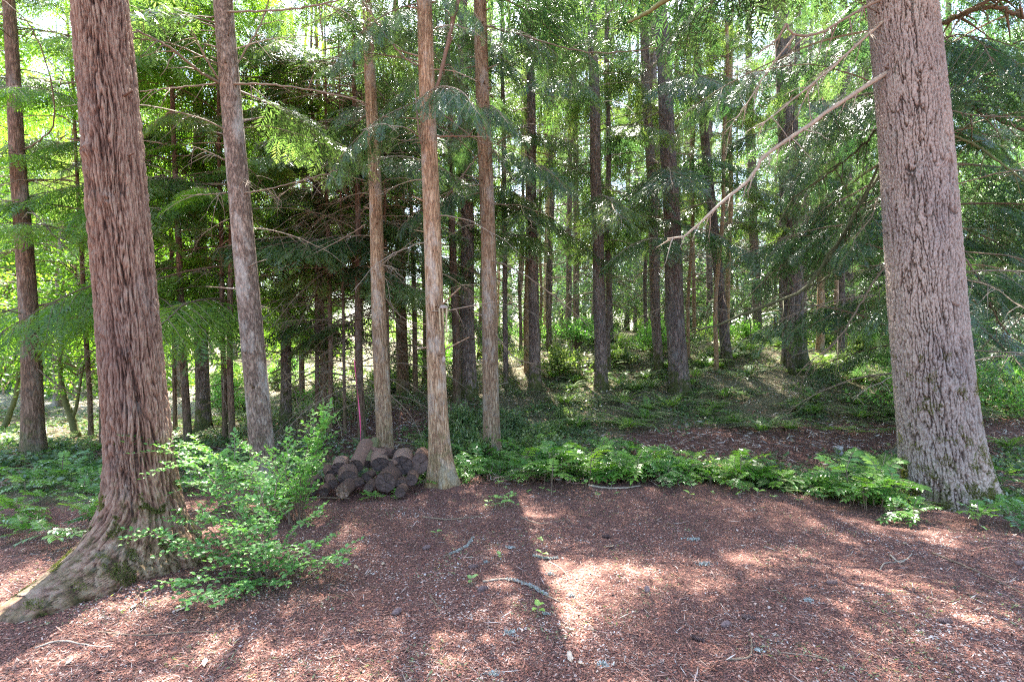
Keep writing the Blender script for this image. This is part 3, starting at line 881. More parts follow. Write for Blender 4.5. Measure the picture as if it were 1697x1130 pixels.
def sapling(label, pts, r0):
    x, d = hit(*pts[0]); z = float(H(x, d))
    root = empty("sapling", (x, d, z)); tag(root, label, "young tree")
    P = smooth_path([at(a, b, d) for a, b in pts], 24); P[0, 2] -= .1
    P = P - np.array([x, d, z])
    P[:, :2] += .02 * np.stack([noise(np.arange(24) * .6, r0 * 99, 1), noise(np.arange(24) * .6, r0 * 99, 5)], -1)
    g = Geo(); g.add(*tube(P, np.linspace(r0, r0 * .35, 24), 10), tone=.7)
    g.obj("trunk", [M_TWIG_MOSS], root)
    c = link(bpy.data.objects.new("crown", CR['sapling']), root); c.rotation_euler.z = r0 * 100
    return root


s1 = sapling("crooked mossy sapling forking low in front of the sunny clearing", [(128, 725), (118, 690), (106, 655), (100, 600), (108, 520)], .07)
P = smooth_path([at(a, b, s1.location.y) for a, b in [(119, 695), (127, 672), (132, 640), (140, 600)]], 10) - np.array(s1.location)
g = Geo(); g.add(*tube(P, np.linspace(.035, .015, 10), 8), tone=.7); g.obj("limb", [M_TWIG_MOSS], s1)
sapling("slanting mossy sapling at the picture's edge before the sunny clearing", [(6, 712), (18, 680), (27, 650), (32, 580), (28, 500)], .06)

# sunny trees round the clearing and beyond the thin poles
r = np.random.RandomState(21)


def scatter_tree(name, label, group, x, y, r0, hh, bark, crown, rot, sc_=1.0, lean=0.0, trunk_mesh=[{}]):
    key = (round(r0, 2), hh, bark.name)
    store = trunk_mesh[0]
    if key not in store:
        g, crev = trunk_geo(r0, r0 * .7, hh * .6, hh, sides=12, dz=.5, flare=.25, bend=.12, seed=len(store) * 3.3)
        store[key] = g.mesh("trunk_shape", [bark], True, {"crev": crev.ravel()})
    root = empty(name, (x, y, float(H(x, y))), (0, lean, rot), sc_)
    tag(root, label, "tree", group)
    t = link(bpy.data.objects.new("trunk", store[key]), root)
    c = link(bpy.data.objects.new("crown", crown), root)
    return root


pts = list(placed) + [(x1, d1), (x2, d2), (x3, d3), (x4, d4), (x5, d5), (x6, d6), (xh, dh)]


def free(x, y, m):
    return all((x - a) ** 2 + (y - b) ** 2 > m * m for a, b in pts)


def sow(n, fx, fy, m, maker):
    k = 0; tries = 0
    while k < n and tries < 5000:
        tries += 1
        y = fy(); x = fx(y)
        if not free(x, y, m): continue
        pts.append((x, y)); maker(x, y); k += 1


# left: sunlit greenery
sow(9, lambda y: -y * r.uniform(.55, 1.12), lambda: r.uniform(17, 27), 2.2,
    lambda x, y: scatter_tree("hemlock_tree", "sunlit yellow green hemlock beyond the clearing", "sunlit hemlocks beyond the clearing", x, y, .13, 14, M_BARK_BROWN, CR['far_sun'], r.uniform(0, 6), r.uniform(.8, 1.1)))
sow(4, lambda y: -y * r.uniform(.45, 1.1), lambda: r.uniform(13, 18), 2.4,
    lambda x, y: scatter_tree("maple_tree", "light green broadleaf tree among the hemlocks by the clearing", "broadleaf trees by the clearing", x, y, .10, 8, M_BARK_MOTTLED, CR['broad'], r.uniform(0, 6), r.uniform(1.0, 1.3)))
sow(8, lambda y: -y * r.uniform(.15, .5), lambda: r.uniform(12.5, 20), 1.6,
    lambda x, y: scatter_tree("hemlock_tree", "thin hemlock in the green thicket behind the log pile", "thin hemlocks in the thicket behind the log pile", x, y, .07, 12, M_BARK_BROWN, CR[['thin_a', 'sunny', 'thin_c'][r.randint(3)]], r.uniform(0, 6), r.uniform(.9, 1.2)))
# middle and right: slender trunks far up the slope
sow(66, lambda y: y * r.uniform(-.14, .74), lambda: r.uniform(21, 46), 1.2,
    lambda x, y: scatter_tree("fir_tree", "slender grey fir far up the slope", "slender firs far up the slope", x, y, [.10, .14, .18][r.randint(3)], 26, M_BARK_GREY, CR['far_b' if y < 29 or r.rand() < .4 else 'far_a'], r.uniform(0, 6), r.uniform(.85, 1.15), r.uniform(-.03, .01)))
sow(30, lambda y: y * r.uniform(-.13, .62), lambda: r.uniform(12.5, 23), .9,
    lambda x, y: scatter_tree("fir_tree", "bare pole thin fir part way up the slope", "pole thin firs part way up the slope", x, y, [.055, .075, .10][r.randint(3)], 15, [M_BARK_GREY, M_BARK_TAN][int(r.rand() < .25)], CR['pole'], r.uniform(0, 6), r.uniform(.9, 1.15), r.uniform(-.04, .01)))
# right edge: dark cedars
sow(7, lambda y: y * r.uniform(.72, 1.15), lambda: r.uniform(11, 24), 2.6,
    lambda x, y: scatter_tree("cedar_tree", "dense dark cedar beyond the giant fir", "dense cedars beyond the giant fir", x, y, .16, 17, M_BARK_BROWN, CR['dense_cedar'], r.uniform(0, 6), r.uniform(.85, 1.1)))
# the forest behind everything
sow(60, lambda y: y * r.uniform(-1.2, 1.2), lambda: r.uniform(38, 62), 2.2,
    lambda x, y: scatter_tree("fir_tree", "distant conifer closing off the view", "distant conifers closing off the view", x, y, .2, 26, M_BARK_GREY, CR[['far_a', 'far_sun', 'far_b'][r.randint(3)] if x < 0 else ['far_a', 'far_b'][r.randint(2)]], r.uniform(0, 6), r.uniform(.9, 1.25)))

# ------------------------------------------------------------------ single branches on the nearest trees
def limb(root, pts, radii, mat, twigs=8, tw=.35, seed=1, tone=.6, name="branch", jit=.004):
    g, P = px_tube(name, pts, radii, mat, jit=jit, tone=tone, seed=seed)
    rr = np.random.RandomState(seed)
    for i in range(twigs):
        k = rr.randint(5, len(P) - 1)
        tan = nrm(P[k] - P[k - 1])
        dd = nrm(tan * rr.uniform(.4, 1) + rr.normal(0, .55, 3) + np.array([0, 0, -.35]))
        L = tw * rr.uniform(.25, 1)
        u = np.linspace(0, 1, 6)
        q = P[k] + np.outer(u * L, dd) + np.outer(u ** 2 * L * .3, [0, 0, -1]) + rr.normal(0, .008, (6, 3)) * u[:, None]
        g.add(*tube(q, radii[-1] * .8 * (1.1 - u) + .0012, 4), tone=tone)
    return attach(g, name, [mat], root)


D6 = d6 - .05
limb(t6, [(1490, 108, D6 + .1), (1452, 132, D6), (1389, 173, D6), (1327, 217, D6), (1265, 261, D6), (1243, 296, D6), (1190, 341, D6 - .1), (1137, 389, D6 - .1), (1106, 396, D6 - .1)], [.028, .022, .019, .015, .007], M_TWIG_PALE, 22, .35, 2, .6, jit=.008)
limb(t6, [(1490, 15, D6 + .1), (1450, 48, D6), (1380, 111, D6), (1327, 155, D6), (1256, 212, D6 - .2)], [.018, .014, .012, .006], M_TWIG_PALE, 24, .4, 3, .55, jit=.007)
limb(t6, [(1490, -12, D6 + .1), (1448, 5, D6), (1407, 27, D6), (1358, 55, D6), (1318, 58, D6 - .1), (1303, 40, D6 - .1)], [.017, .014, .013, .012, .010], M_TWIG_PALE, 12, .3, 4, .25, jit=.006)
limb(t6, [(1303, 40, D6 - .1), (1285, 68, D6 - .1), (1250, 92, D6 - .1)], [.013, .010, .005], M_TWIG_PALE, 4, .25, 5, .2)
limb(t6, [(1317, 60, D6 - .1), (1274, 115, D6), (1243, 164, D6), (1203, 219, D6)], [.009, .007, .006, .003], M_TWIG_PALE, 20, .3, 6, .5)
limb(t6, [(1568, 221, D6 + .25), (1615, 240, D6 + .2), (1650, 264, D6), (1710, 310, D6 - .2)], [.013, .014, .012, .008], M_TWIG_MOSS, 6, .4, 7, .8)
limb(t6, [(1560, 180, D6 + .3), (1625, 192, D6 + .1), (1720, 194, D6 - .2)], [.006, .005, .004], M_TWIG, 6, .3, 8, .6)
DH = dh - .5
for i, (pp, rr_, mt) in enumerate([
    ([(1540, 120, DH), (1600, 170, DH - .3), (1697, 215, DH - .7), (1740, 240, DH - .8)], [.035, .032, .028, .022], M_TWIG),
    ([(1520, 60, DH), (1620, 10, DH), (1697, -30, DH)], [.03, .03, .02], M_TWIG),
    ([(1560, 40, DH), (1640, 12, DH - .5), (1710, 35, DH - .7)], [.028, .028, .022], M_TWIG),
    ([(1490, 200, DH), (1430, 330, DH - .4), (1375, 420, DH - .5), (1330, 480, DH - .6), (1240, 517, DH - .8), (1186, 540, DH - .9), (1144, 545, DH - .9)], [.018, .018, .018, .02, .02, .016, .009], M_TWIG_MOSS),
    ([(1480, 260, DH), (1430, 330, DH - .2), (1380, 420, DH - .3), (1330, 470, DH - .4)], [.022, .02, .018, .010], M_TWIG_MOSS),
    ([(1480, 180, DH), (1430, 240, DH - .3), (1370, 290, DH - .4), (1310, 330, DH - .5)], [.022, .018, .014, .008], M_TWIG_MOSS),
    ([(1480, 330, DH), (1430, 400, DH - .2), (1370, 460, DH - .3), (1290, 500, DH - .4)], [.02, .018, .014, .008], M_TWIG_MOSS),
    ([(1480, 420, DH), (1440, 480, DH - .3), (1390, 560, DH - .5), (1330, 610, DH - .6)], [.016, .012, .01, .005], M_TWIG),
    ([(1570, 380, DH), (1620, 460, DH - .2), (1660, 540, DH - .3), (1700, 570, DH - .4)], [.016, .012, .01, .005], M_TWIG),
    ([(1575, 440, DH), (1640, 500, DH - .2), (1700, 520, DH - .4)], [.014, .01, .006], M_TWIG_MOSS),
]):
    limb(hc, pp, rr_, mt, 14, .6, 20 + i, .45, jit=.012)
# mottled tree: whorl of bare branches
for i, (pp, rr_) in enumerate([
    ([(368, 140, d2), (330, 118, d2 - .3), (280, 78, d2 - .6), (225, 50, d2 - .8)], [.016, .014, .011, .008]),
    ([(369, 142, d2), (340, 95, d2 - .2), (316, 45, d2 - .3)], [.012, .010, .005]),
    ([(372, 140, d2), (400, 95, d2 + .1), (432, 40, d2 + .2), (445, 0, d2 + .2)], [.013, .011, .009, .006]),
    ([(372, 140, d2), (440, 140, d2 - .2), (520, 150, d2 - .4), (600, 168, d2 - .5)], [.012, .010, .008, .005]),
    ([(368, 138, d2), (300, 145, d2 - .2), (232, 152, d2 - .3)], [.010, .008, .005]),
    ([(374, 320, d2), (350, 322, d2 - .1), (300, 325, d2 - .2)], [.008, .006, .003]),
    ([(372, 265, d2), (345, 252, d2 - .1), (318, 242, d2 - .2)], [.009, .006, .003]),
    ([(384, 322, d2), (420, 318, d2 - .1), (480, 305, d2 - .3), (560, 282, d2 - .5)], [.009, .008, .006, .003]),
    ([(362, 30, d2), (300, 25, d2 - .3), (235, 20, d2 - .5)], [.008, .006, .004]),
    ([(366, 20, d2), (450, 18, d2 - .3), (520, 10, d2 - .5), (600, -10, d2 - .6)], [.012, .010, .008, .006]),
]):
    limb(t2, pp, rr_, M_TWIG, 7, .4, 50 + i, .55, jit=.006)
# cedar beside the logs
for i, (pp, rr_, mt, tn) in enumerate([
    ([(704, 190, d4), (722, 150, d4 - .15), (738, 90, d4 - .25), (752, 30, d4 - .3), (765, -20, d4 - .3)], [.015, .017, .020, .023, .024], M_TWIG_PALE, .0),
    ([(703, 256, d4 - .05), (694, 215, d4 - .15), (688, 150, d4 - .2)], [.014, .013, .008], M_TWIG, .5),
    ([(712, 227, d4), (760, 226, d4 - .1), (804, 228, d4 - .15)], [.012, .010, .008], M_TWIG_PALE, .1),
    ([(698, 112, d4), (670, 95, d4 - .2), (640, 60, d4 - .3), (600, 0, d4 - .5)], [.010, .008, .007, .005], M_TWIG, .6),
    ([(700, 115, d4), (750, 118, d4 - .2), (790, 135, d4 - .3)], [.007, .006, .004], M_TWIG_PALE, .4),
    ([(716, 516, d4 - .1), (745, 514, d4 - .1), (790, 505, d4 - .05), (835, 498, d4)], [.007, .007, .006, .004], M_TWIG_PALE, .3),
    ([(712, 170, d4), (760, 210, d4 + .2), (800, 240, d4 + .3)], [.009, .007, .004], M_TWIG, .5),
]):
    limb(t4, pp, rr_, mt, 5, .25, 80 + i, tn, jit=.004)
for i, pp in enumerate([
    [(604, 120, d3), (560, 130, d3 - .3), (500, 135, d3 - .5)],
    [(606, 235, d3), (560, 260, d3 - .3), (500, 300, d3 - .5), (455, 330, d3 - .6)],
    [(607, 300, d3), (570, 290, d3 - .2), (540, 280, d3 - .4)],
    [(622, 220, d3), (660, 232, d3 - .2), (695, 232, d3 - .3)],
    [(624, 445, d3), (650, 425, d3 - .2), (690, 395, d3 - .3)],
    [(628, 480, d3), (660, 520, d3 + .2), (700, 545, d3 + .3)],
    [(606, 372, d3), (560, 400, d3 + .2), (500, 430, d3 + .3), (450, 452, d3 + .4)],
]):
    limb(t3, pp, [.009, .007, .003], M_TWIG, 6, .3, 100 + i, .6, jit=.006)
for i, pp in enumerate([
    [(797, 250, d5), (760, 300, d5 - .2), (735, 330, d5 - .3)],
    [(808, 430, d5), (860, 450, d5 - .3), (930, 500, d5 - .5), (975, 540, d5 - .6)],
    [(812, 540, d5), (850, 590, d5 - .2), (890, 605, d5 - .3)],
    [(792, 40, d5), (870, 60, d5 - .5), (930, 78, d5 - .8), (1000, 88, d5 - 1.0), (1090, 80, d5 - 1.2)],
]):
    limb(t5, pp, [.012, .010, .008, .005], M_TWIG, 7, .35, 120 + i, .4, jit=.008)
# dark whiskery branches crossing at the far left
for i, pp in enumerate([
    [(36, 330, placed[0][1]), (80, 380, placed[0][1] - .4), (140, 440, placed[0][1] - .6)],
    [(50, 600, placed[0][1]), (100, 640, placed[0][1] - .1), (165, 658, placed[0][1])],
    [(40, 540, placed[0][1]), (90, 575, placed[0][1] - .3), (165, 582, placed[0][1] - .3)],
    [(40, 250, placed[0][1]), (90, 200, placed[0][1] - .8), (60, 60, placed[0][1] - 1.4), (-20, -20, placed[0][1] - 1.6)],
]):
    limb(bpy.data.objects["hemlock_tree.001"] if "hemlock_tree.001" in bpy.data.objects else t1, pp, [.012, .009, .005], M_TWIG, 8, .4, 140 + i, .3, jit=.008)
# mossy bough reaching in from above
bo, Pb = px_tube("b", [(1040, 38, 4.6), (1075, 20, 4.5), (1120, -8, 4.4), (1250, -60, 4.4)], [.012, .018, .022, .026], M_TWIG_MOSS, seed=9, tone=1.0)
attach(bo, "branch", [M_TWIG_MOSS], t6)

# ------------------------------------------------------------------ log pile
def log_thing(label, px, py, rad_px, d, length, yaw, pitch, seed, bark_c=.4, moss=False, squash=1.0, group=None, rotten=0.0, cut=.35):
    """log whose cut end faces the viewer; yaw/pitch in degrees turn it away from the view axis"""
    rr = np.random.RandomState(seed)
    rad = rad_px / FPX * d
    n = 22; s = 26
    u = np.linspace(0, 1, n); th = np.arange(s) / s * 2 * np.pi
    U, T = np.meshgrid(u, th, indexing='ij')
    Rr = rad * (1 + .09 * noise(np.cos(T) * 1.2 + seed, np.sin(T) * 1.2, U * 1.5) + .07 * noise(np.cos(T) * 6, np.sin(T) * 6 + seed, U * 3) + .03 * noise(np.cos(T) * 12 + seed, np.sin(T) * 12, U * 4))
    X = Rr * np.cos(T); Z = Rr * np.sin(T) * squash; Y = U * length + (rotten * rad * noise(np.cos(T) * 3, np.sin(T) * 3, seed)) * (U < .03)
    V = np.stack([X, Y, Z], -1)
    i = np.arange(n - 1)[:, None] * s; j = np.arange(s)[None]; k = (j + 1) % s
    Q = np.stack([i + j, i + sgn(s) + j, i + s + k, i + k], -1).reshape(-1, 4)
    g = Geo(); g.add(V, Q, tone=bark_c)
    # back end
    back = V[-1]; c = back.mean(0)
    g.add(np.concatenate([back, [c]]), None, np.stack([np.arange(s), (np.arange(s) + 1) % s, np.full(s, s)], -1)[:, ::-1], tone=.2)
    root = empty("log", at(px, py, d), (math.radians(pitch), 0, math.radians(yaw)))
    tag(root, label, "log", group)
    g.obj("bark", [M_LOGMOSS if moss else M_LOG], root)
    # cut face: rings of vertices with radial cracks, recessed slightly inside the bark
    m = 12
    cracks = rr.uniform(0, 6.28, 5)
    rings = []
    for a in range(m):
        f = 1 - a / m
        edge = V[0] * np.array([f * .985, 1, f * .985])
        cr = np.zeros(s)
        for ca in cracks:
            cr = np.maximum(cr, np.exp(-((np.arctan2(np.sin(th - ca), np.cos(th - ca))) / .14) ** 2))
        edge[:, 1] = V[0, :, 1] * f + .006 + .010 * cr * rad / .1 + rotten * rad * .5 * noise(edge[:, 0] * 30, edge[:, 2] * 30, seed) + .006 * noise(edge[:, 0] * 70, edge[:, 2] * 70, seed)
        rings.append(edge)
    VV = np.concatenate(rings + [np.array([[0, .01, 0]])])
    i = np.arange(m - 1)[:, None] * s; j = np.arange(s)[None]; k = (j + 1) % s
    Q = np.stack([i + j, i + k, i + s + k, i + s + j], -1).reshape(-1, 4)
    g = Geo(); g.add(VV, Q, np.stack([(m - 1) * s + np.arange(s), (m - 1) * s + (np.arange(s) + 1) % s, np.full(s, m * s)], -1), tone=cut)
    g.obj("cut_face", [M_CUT], root, smooth=False)
    return root


def sgn(s): return s


M_LOG = tone_mat("log_bark", [(0, (.045, .028, .022)), (.5, (.20, .12, .09)), (1, (.40, .29, .23))], .9, .2, bump=(70, .006))
M_LOGMOSS = tone_mat("log_bark_moss", [(0, (.06, .055, .03)), (1, (.27, .26, .13))], .95, .1, bump=(80, .008))


def cut_mat():
    m, nt, b, out = newmat("cut_wood")
    a = nd(nt, "ShaderNodeAttribute", attribute_name="tone")
    tc = nd(nt, "ShaderNodeTexCoord")
    mp = nd(nt, "ShaderNodeMapping", i_Scale=(1, .01, 1)); nt.links.new(tc.outputs["Object"], mp.inputs[0])
    wv = nd(nt, "ShaderNodeTexWave", wave_type='RINGS', rings_direction='Y', i_Vector=mp.outputs[0], i_Scale=55.0, i_Distortion=2.0, i_Detail=3.0)
    ns = nd(nt, "ShaderNodeTexNoise", i_Vector=tc.outputs["Object"], i_Scale=22.0, i_Detail=5.0, i_Roughness=.7)
    base = ramp(nt, a.outputs["Fac"], [(0, (.05, .034, .03)), (.5, (.17, .11, .088)), (1, (.42, .29, .20))])
    col = mixc(nt, .6, base, wv.outputs["Color"], 'MULTIPLY')
    col = mixc(nt, .9, col, ramp(nt, ns.outputs[0], [(.3, (.5, .5, .5)), (.7, (1.6, 1.5, 1.45))]), 'MULTIPLY')
    nt.links.new(col, b.inputs["Base Color"]); b.inputs["Roughness"].default_value = .85
    bp = nd(nt, "ShaderNodeBump", i_Strength=.7, i_Distance=.006, i_Height=ns.outputs[0])
    nt.links.new(bp.outputs[0], b.inputs["Normal"])
    return m


M_CUT = cut_mat()
DL = 5.95
LOGS = [
 ("thin split stick of firewood leaning across the pile's top", 640, 752, 6, DL + .15, .40, 50, 4, .5, False, .7, .4),
 ("short reddish chunk lying between the two top row round logs", 648, 768, 7, DL - .02, .28, -20, 3, .55, False, .8, .45),
 ("small black chunk filling the gap under the top row", 607, 790, 9, DL - .05, .3, -12, 2, .25, False, .8, .2),
 ("flat broken slab wedged between bottom logs", 594, 800, 11, DL - .1, .32, 22, 0, .3, False, .5, .3),
 ("knobbly short chunk at the pile's top shrub side", 548, 786, 9, DL, .3, 30, 4, .45, False, .9, .35),
 ("dark chunk low down between the big cracked and red brown logs", 664, 801, 10, DL - .02, .3, 8, 0, .25, False, .85, .3),
 ("slanting thin log end half hidden by shrub leaves", 528, 798, 8, DL, .35, 34, 3, .35, False, 1, .3),
 ("log lying steeply on top of the pile with sunlit reddish bark", 590, 772, 12, DL, .56, 2, 20, .5, False, 1, .3),
 ("thin log furry with green moss on top of the pile", 609, 769, 7.5, DL + .1, .62, 3, 20, .5, True, 1, .2),
 ("dark ended log next to the mossy thin one with peeling bark", 630, 769, 15, DL, .40, 10, 6, .6, False, .78, .15),
 ("largest round dark ended log on the top row", 665, 771, 18, DL + .02, .42, 4, 3, .8, False, .9, .15),
 ("tall oval ended log leaning on the flared cedar base", 696, 768, 14, DL + .05, .35, 4, 0, .4, False, 1.3, .5),
 ("big cracked log in the bottom row under the largest round one", 639, 799, 18, DL - .05, .7, 0, 0, .4, False, .92, .42),
 ("split rotten log sagging in the middle of the pile", 577, 793, 16, DL - .08, .6, 14, 5, .5, False, .85, .35),
 ("bottom log with a pale brown heart in its end", 568, 814, 12, DL - .2, .6, 8, 0, .3, False, .95, 1.0),
 ("small grey brown log wedged beside the rotten one", 551, 802, 8.5, DL - .1, .5, 20, 4, .4, False, 1, .5),
 ("small log at ground level under the big cracked one's side", 611, 808, 8, DL - .1, .5, 0, 0, .3, False, .9, .4),
 ("small red brown log low down against the flared cedar", 682, 795, 10, DL, .5, 0, 0, .4, False, 1, .35),
 ("half buried log at the pile's shrub side end", 516, 812, 11, DL - .1, .55, 18, 0, .3, False, .85, .2),
 ("small black log near the shrub side end of the pile", 537, 815, 8, DL - .15, .5, 12, 0, .25, False, .9, .15),
 ("grey log lying behind the top row against the slim cedar", 654, 752, 8.5, DL + .45, .5, 60, 0, .35, False, 1, .4),
 ("jagged broken chunk of red rotten wood on the pile", 562, 776, 13, DL + .05, .3, 16, 6, .85, False, .8, .5),
 ("short dark log at the very bottom near the green seedlings", 663, 816, 9, DL - .08, .45, 0, 0, .25, False, .9, .3),
 ("dark log end showing through the shrub leaves", 499, 817, 8, DL - .15, .5, 25, 0, .25, False, .9, .15),
]
for i, (lb, px, py, rp, d, ln, yaw, pit, bc, ms, sq, ct) in enumerate(LOGS):
    if py > 786: d -= .14 + (py - 786) * .009; ln *= .5
    if pit > 12: ln *= .82
    else: ln *= .85
    bc = min(.62, bc * .95 if py < 780 else bc * .6); ct = ct * .75 + .04; rp *= .93 if i < 7 else 1.0; yaw += R.uniform(-7, 7)  # top row bark paler: light falling on it is put into its tone
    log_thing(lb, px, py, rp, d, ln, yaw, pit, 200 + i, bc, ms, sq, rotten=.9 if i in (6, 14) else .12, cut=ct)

# ------------------------------------------------------------------ pink tape
P = smooth_path([at(587, 596, 7.6), at(590, 625, 7.55), at(594, 665, 7.5), at(597, 700, 7.4), at(598, 736, 7.3)], 40)
W_ = .008; g = Geo()
ang = np.linspace(0, 5, 40)
A = P + np.stack([np.cos(ang) * W_, np.sin(ang) * W_, np.zeros(40)], -1); B = P - np.stack([np.cos(ang) * W_, np.sin(ang) * W_, np.zeros(40)], -1)
th_ = np.stack([-np.sin(ang), np.cos(ang), np.zeros(40)], -1) * .0008
V = np.stack([A + th_, B + th_, B - th_, A - th_], 1).reshape(-1, 3)
i = np.arange(39)[:, None] * 4; j = np.arange(4)[None]; k = (j + 1) % 4
g.add(V, np.stack([i + j, i + k, i + 4 + k, i + 4 + j], -1).reshape(-1, 4))
M_PINK = tone_mat("pink_plastic", [(0, (.60, .06, .17)), (1, (.60, .06, .17))], .4, .5)
tag(g.obj("pink_tape", [M_PINK]), "long strand of bright pink tape hanging above the log pile", "tape")

# ------------------------------------------------------------------ wind chime
M_BAMBOO = tone_mat("bamboo", [(0, (.34, .24, .13)), (1, (.50, .40, .24))], .5, .4, bump=(50, .002))
M_SHELL = tone_mat("coconut_shell", [(0, (.28, .21, .17)), (1, (.42, .34, .29))], .7, .3, bump=(60, .003))
M_CORD = tone_mat("cord", [(0, (.25, .2, .15)), (1, (.25, .2, .15))])
DC = d4 - .12
wc = empty("wind_chime", at(735, 508, DC)); tag(wc, "wooden wind chime with bamboo tubes hanging from a dead branch", "wind chime")
px_m = DC / FPX
g = Geo()
nn = 12; m = 24
ph = np.linspace(0, math.pi / 2, nn); a = np.arange(m) / m * 2 * np.pi
for rr_, fl in ((1.0, 1), (.88, -1)):
    V = np.stack([np.outer(np.sin(ph), np.cos(a)) * 7.2 * px_m * rr_, np.outer(np.sin(ph), np.sin(a)) * 7.2 * px_m * rr_, np.outer(np.cos(ph), np.ones(m)) * 6.0 * px_m * rr_ - 3 * px_m], -1)
    V += .0012 * noise(V[..., 0] * 150, V[..., 1] * 150, V[..., 2] * 150)[..., None]
    i = np.arange(nn - 1)[:, None] * m; j = np.arange(m)[None]; k = (j + 1) % m
    g.add(V, np.stack([i + j, i + k, i + m + k, i + m + j], -1).reshape(-1, 4)[:, ::fl], tone=.6)
g.obj("cap", [M_SHELL], wc)
for q, (dx, top, bot, mid, dy, tn) in enumerate([(-6.5, 511, 549, 527, -.02, .7), (-1.0, 510, 540, 524, -.03, .2), (5.5, 510, 550, 528, -.015, 1), (2.5, 511, 533, 521, .04, .4)]):
    z0 = (508 - top) * px_m; z1_ = (508 - bot) * px_m; zm = (508 - mid) * px_m
    sl_ = .012 * (1 if q != 2 else -.3)
    P = np.array([[dx * px_m, dy, z0], [dx * px_m + sl_ * .5, dy, zm], [dx * px_m + sl_, dy, z1_]])
    g = Geo()
    g.add(*tube(smooth_path(P, 12), [.0105, .0105, .0105, .0115, .0105, .0095, .009, .009, .009, .0088, .0085, .0085], 10), tone=tn)
    t_ = g.obj("tube", [M_BAMBOO], wc)
    g = Geo(); g.add(*tube([[dx * px_m * .8, dy, .004 - 2 * px_m], [dx * px_m, dy, z0 + .003]], .0012, 4)); g.obj("cord", [M_CORD], t_)
g = Geo(); g.add(*tube(smooth_path([[0, 0, -3 * px_m], [.002, 0, -.2], [0, 0, (508 - 590) * px_m]], 10), .0012, 4)); g.obj("cord", [M_CORD], wc)
u = np.linspace(0, 1, 9); wv_ = np.sin(u * math.pi) ** .7 * 2.6 * px_m
Lf = (508 - 590 - 11.5 * u) * px_m
g = Geo(); off = .002
Vf = [np.stack([sx * wv_ + .004 * np.sin(u * 3), np.full(9, yy), Lf], -1) for sx, yy in ((-1, -off), (1, -off), (1, off), (-1, off))]
V = np.stack(Vf, 1).reshape(-1, 3); i = np.arange(8)[:, None] * 4; j = np.arange(4)[None]; k = (j + 1) % 4
g.add(V, np.stack([i + j, i + k, i + 4 + k, i + 4 + j], -1).reshape(-1, 4), tone=.9)
g.obj("sail", [M_SHELL], wc)

# ------------------------------------------------------------------ understory plants
def leaf_fold(P, D, N, L, W):
    """leaf with a fold along the midrib: two quads each; returns (2n,4,3)"""
    P = np.asarray(P, float); D = nrm(D); S = nrm(np.cross(N, D)); U = np.cross(D, S)
    L = np.broadcast_to(np.asarray(L, float), (len(P),))[:, None]; W = np.broadcast_to(np.asarray(W, float), (len(P),))[:, None]
    b, t = P, P + D * L - U * L * .10
    m1 = P + D * L * .28; m2 = P + D * L * .68
    out = []
    for s in (-1, 1):
        e1 = m1 + S * s * W * .95 + U * W * .28; e2 = m2 + S * s * W * .72 + U * W * .22
        q1 = np.stack([b, m1, e1 * .98 + b * .02, b], 1)
        out.append(np.stack([b, m2, e2, e1], 1) if s > 0 else np.stack([b, e1, e2, m2], 1))
        out.append(np.stack([m2, t, e2, e2], 1) if s > 0 else np.stack([m2, e2, e2, t], 1))
    return np.concatenate(out)


def clean(q):
    """turn the degenerate tip quads into thin but valid ones"""
    q = q.copy()
    same = np.all(np.isclose(q[:, 2], q[:, 3]), 1); q[same, 3] = q[same, 2] * .9 + q[same, 0] * .1
    same = np.all(np.isclose(q[:, 1], q[:, 2]), 1); q[same, 1] = q[same, 2] * .9 + q[same, 0] * .1
    return q


def fern_mesh(name, seed, nf, L, flat=False):
    r = np.random.RandomState(seed); g = Geo()
    for i in range(nf):
        az = i * 2.4 + r.normal(0, .3); Lf = L * r.uniform(.65, 1.1)
        el = math.radians(r.uniform(35, 70) if not flat else r.uniform(12, 35))
        u = np.linspace(0, 1, 12)
        hor = Lf * (u * math.cos(el) + .25 * u ** 2); ver = Lf * (u * math.sin(el) - .62 * math.sin(el) * u ** 2.2)
        tw = r.normal(0, .15)
        P = np.stack([np.cos(az + tw * u) * hor, np.sin(az + tw * u) * hor, ver + .02], -1)
        g.add(*tube(P, .0035 * (1.1 - u) + .001, 3, False), m=1, tone=.6)
        m = 26 if not flat else 18
        for s in (-1, 1):
            uu = np.linspace(.12 if not flat else .25, .985, m)
            q = np.stack([np.interp(uu, u, P[:, k]) for k in range(3)], -1)
            q2 = np.stack([np.interp(np.minimum(uu + .03, 1), u, P[:, k]) for k in range(3)], -1)
            tan = nrm(q2 - q + 1e-6); tan[-1] = tan[-2]
            side = nrm(np.cross(tan, [0, 0, 1])) * s
            env = np.sin(np.pi * (uu * .72 + .24)) ** .9
            pl = Lf * (.15 if not flat else .30) * env * r.uniform(.85, 1.1, m)
            D = side + tan * .28 + np.array([0, 0, -.15])
            up = nrm(np.cross(side, tan)); up = up * np.sign(up[:, 2:3] + 1e-6)
            g.quads(blades(q, D, up + r.normal(0, .12, (m, 3)), pl, np.full(m, Lf * (.014 if not flat else .018)), .3), 0, np.clip(r.normal(.45, .15, m) + r.normal(0, .12), 0, 1))
    return g.mesh(name, [M_FERN, M_TWIG], smooth=False)


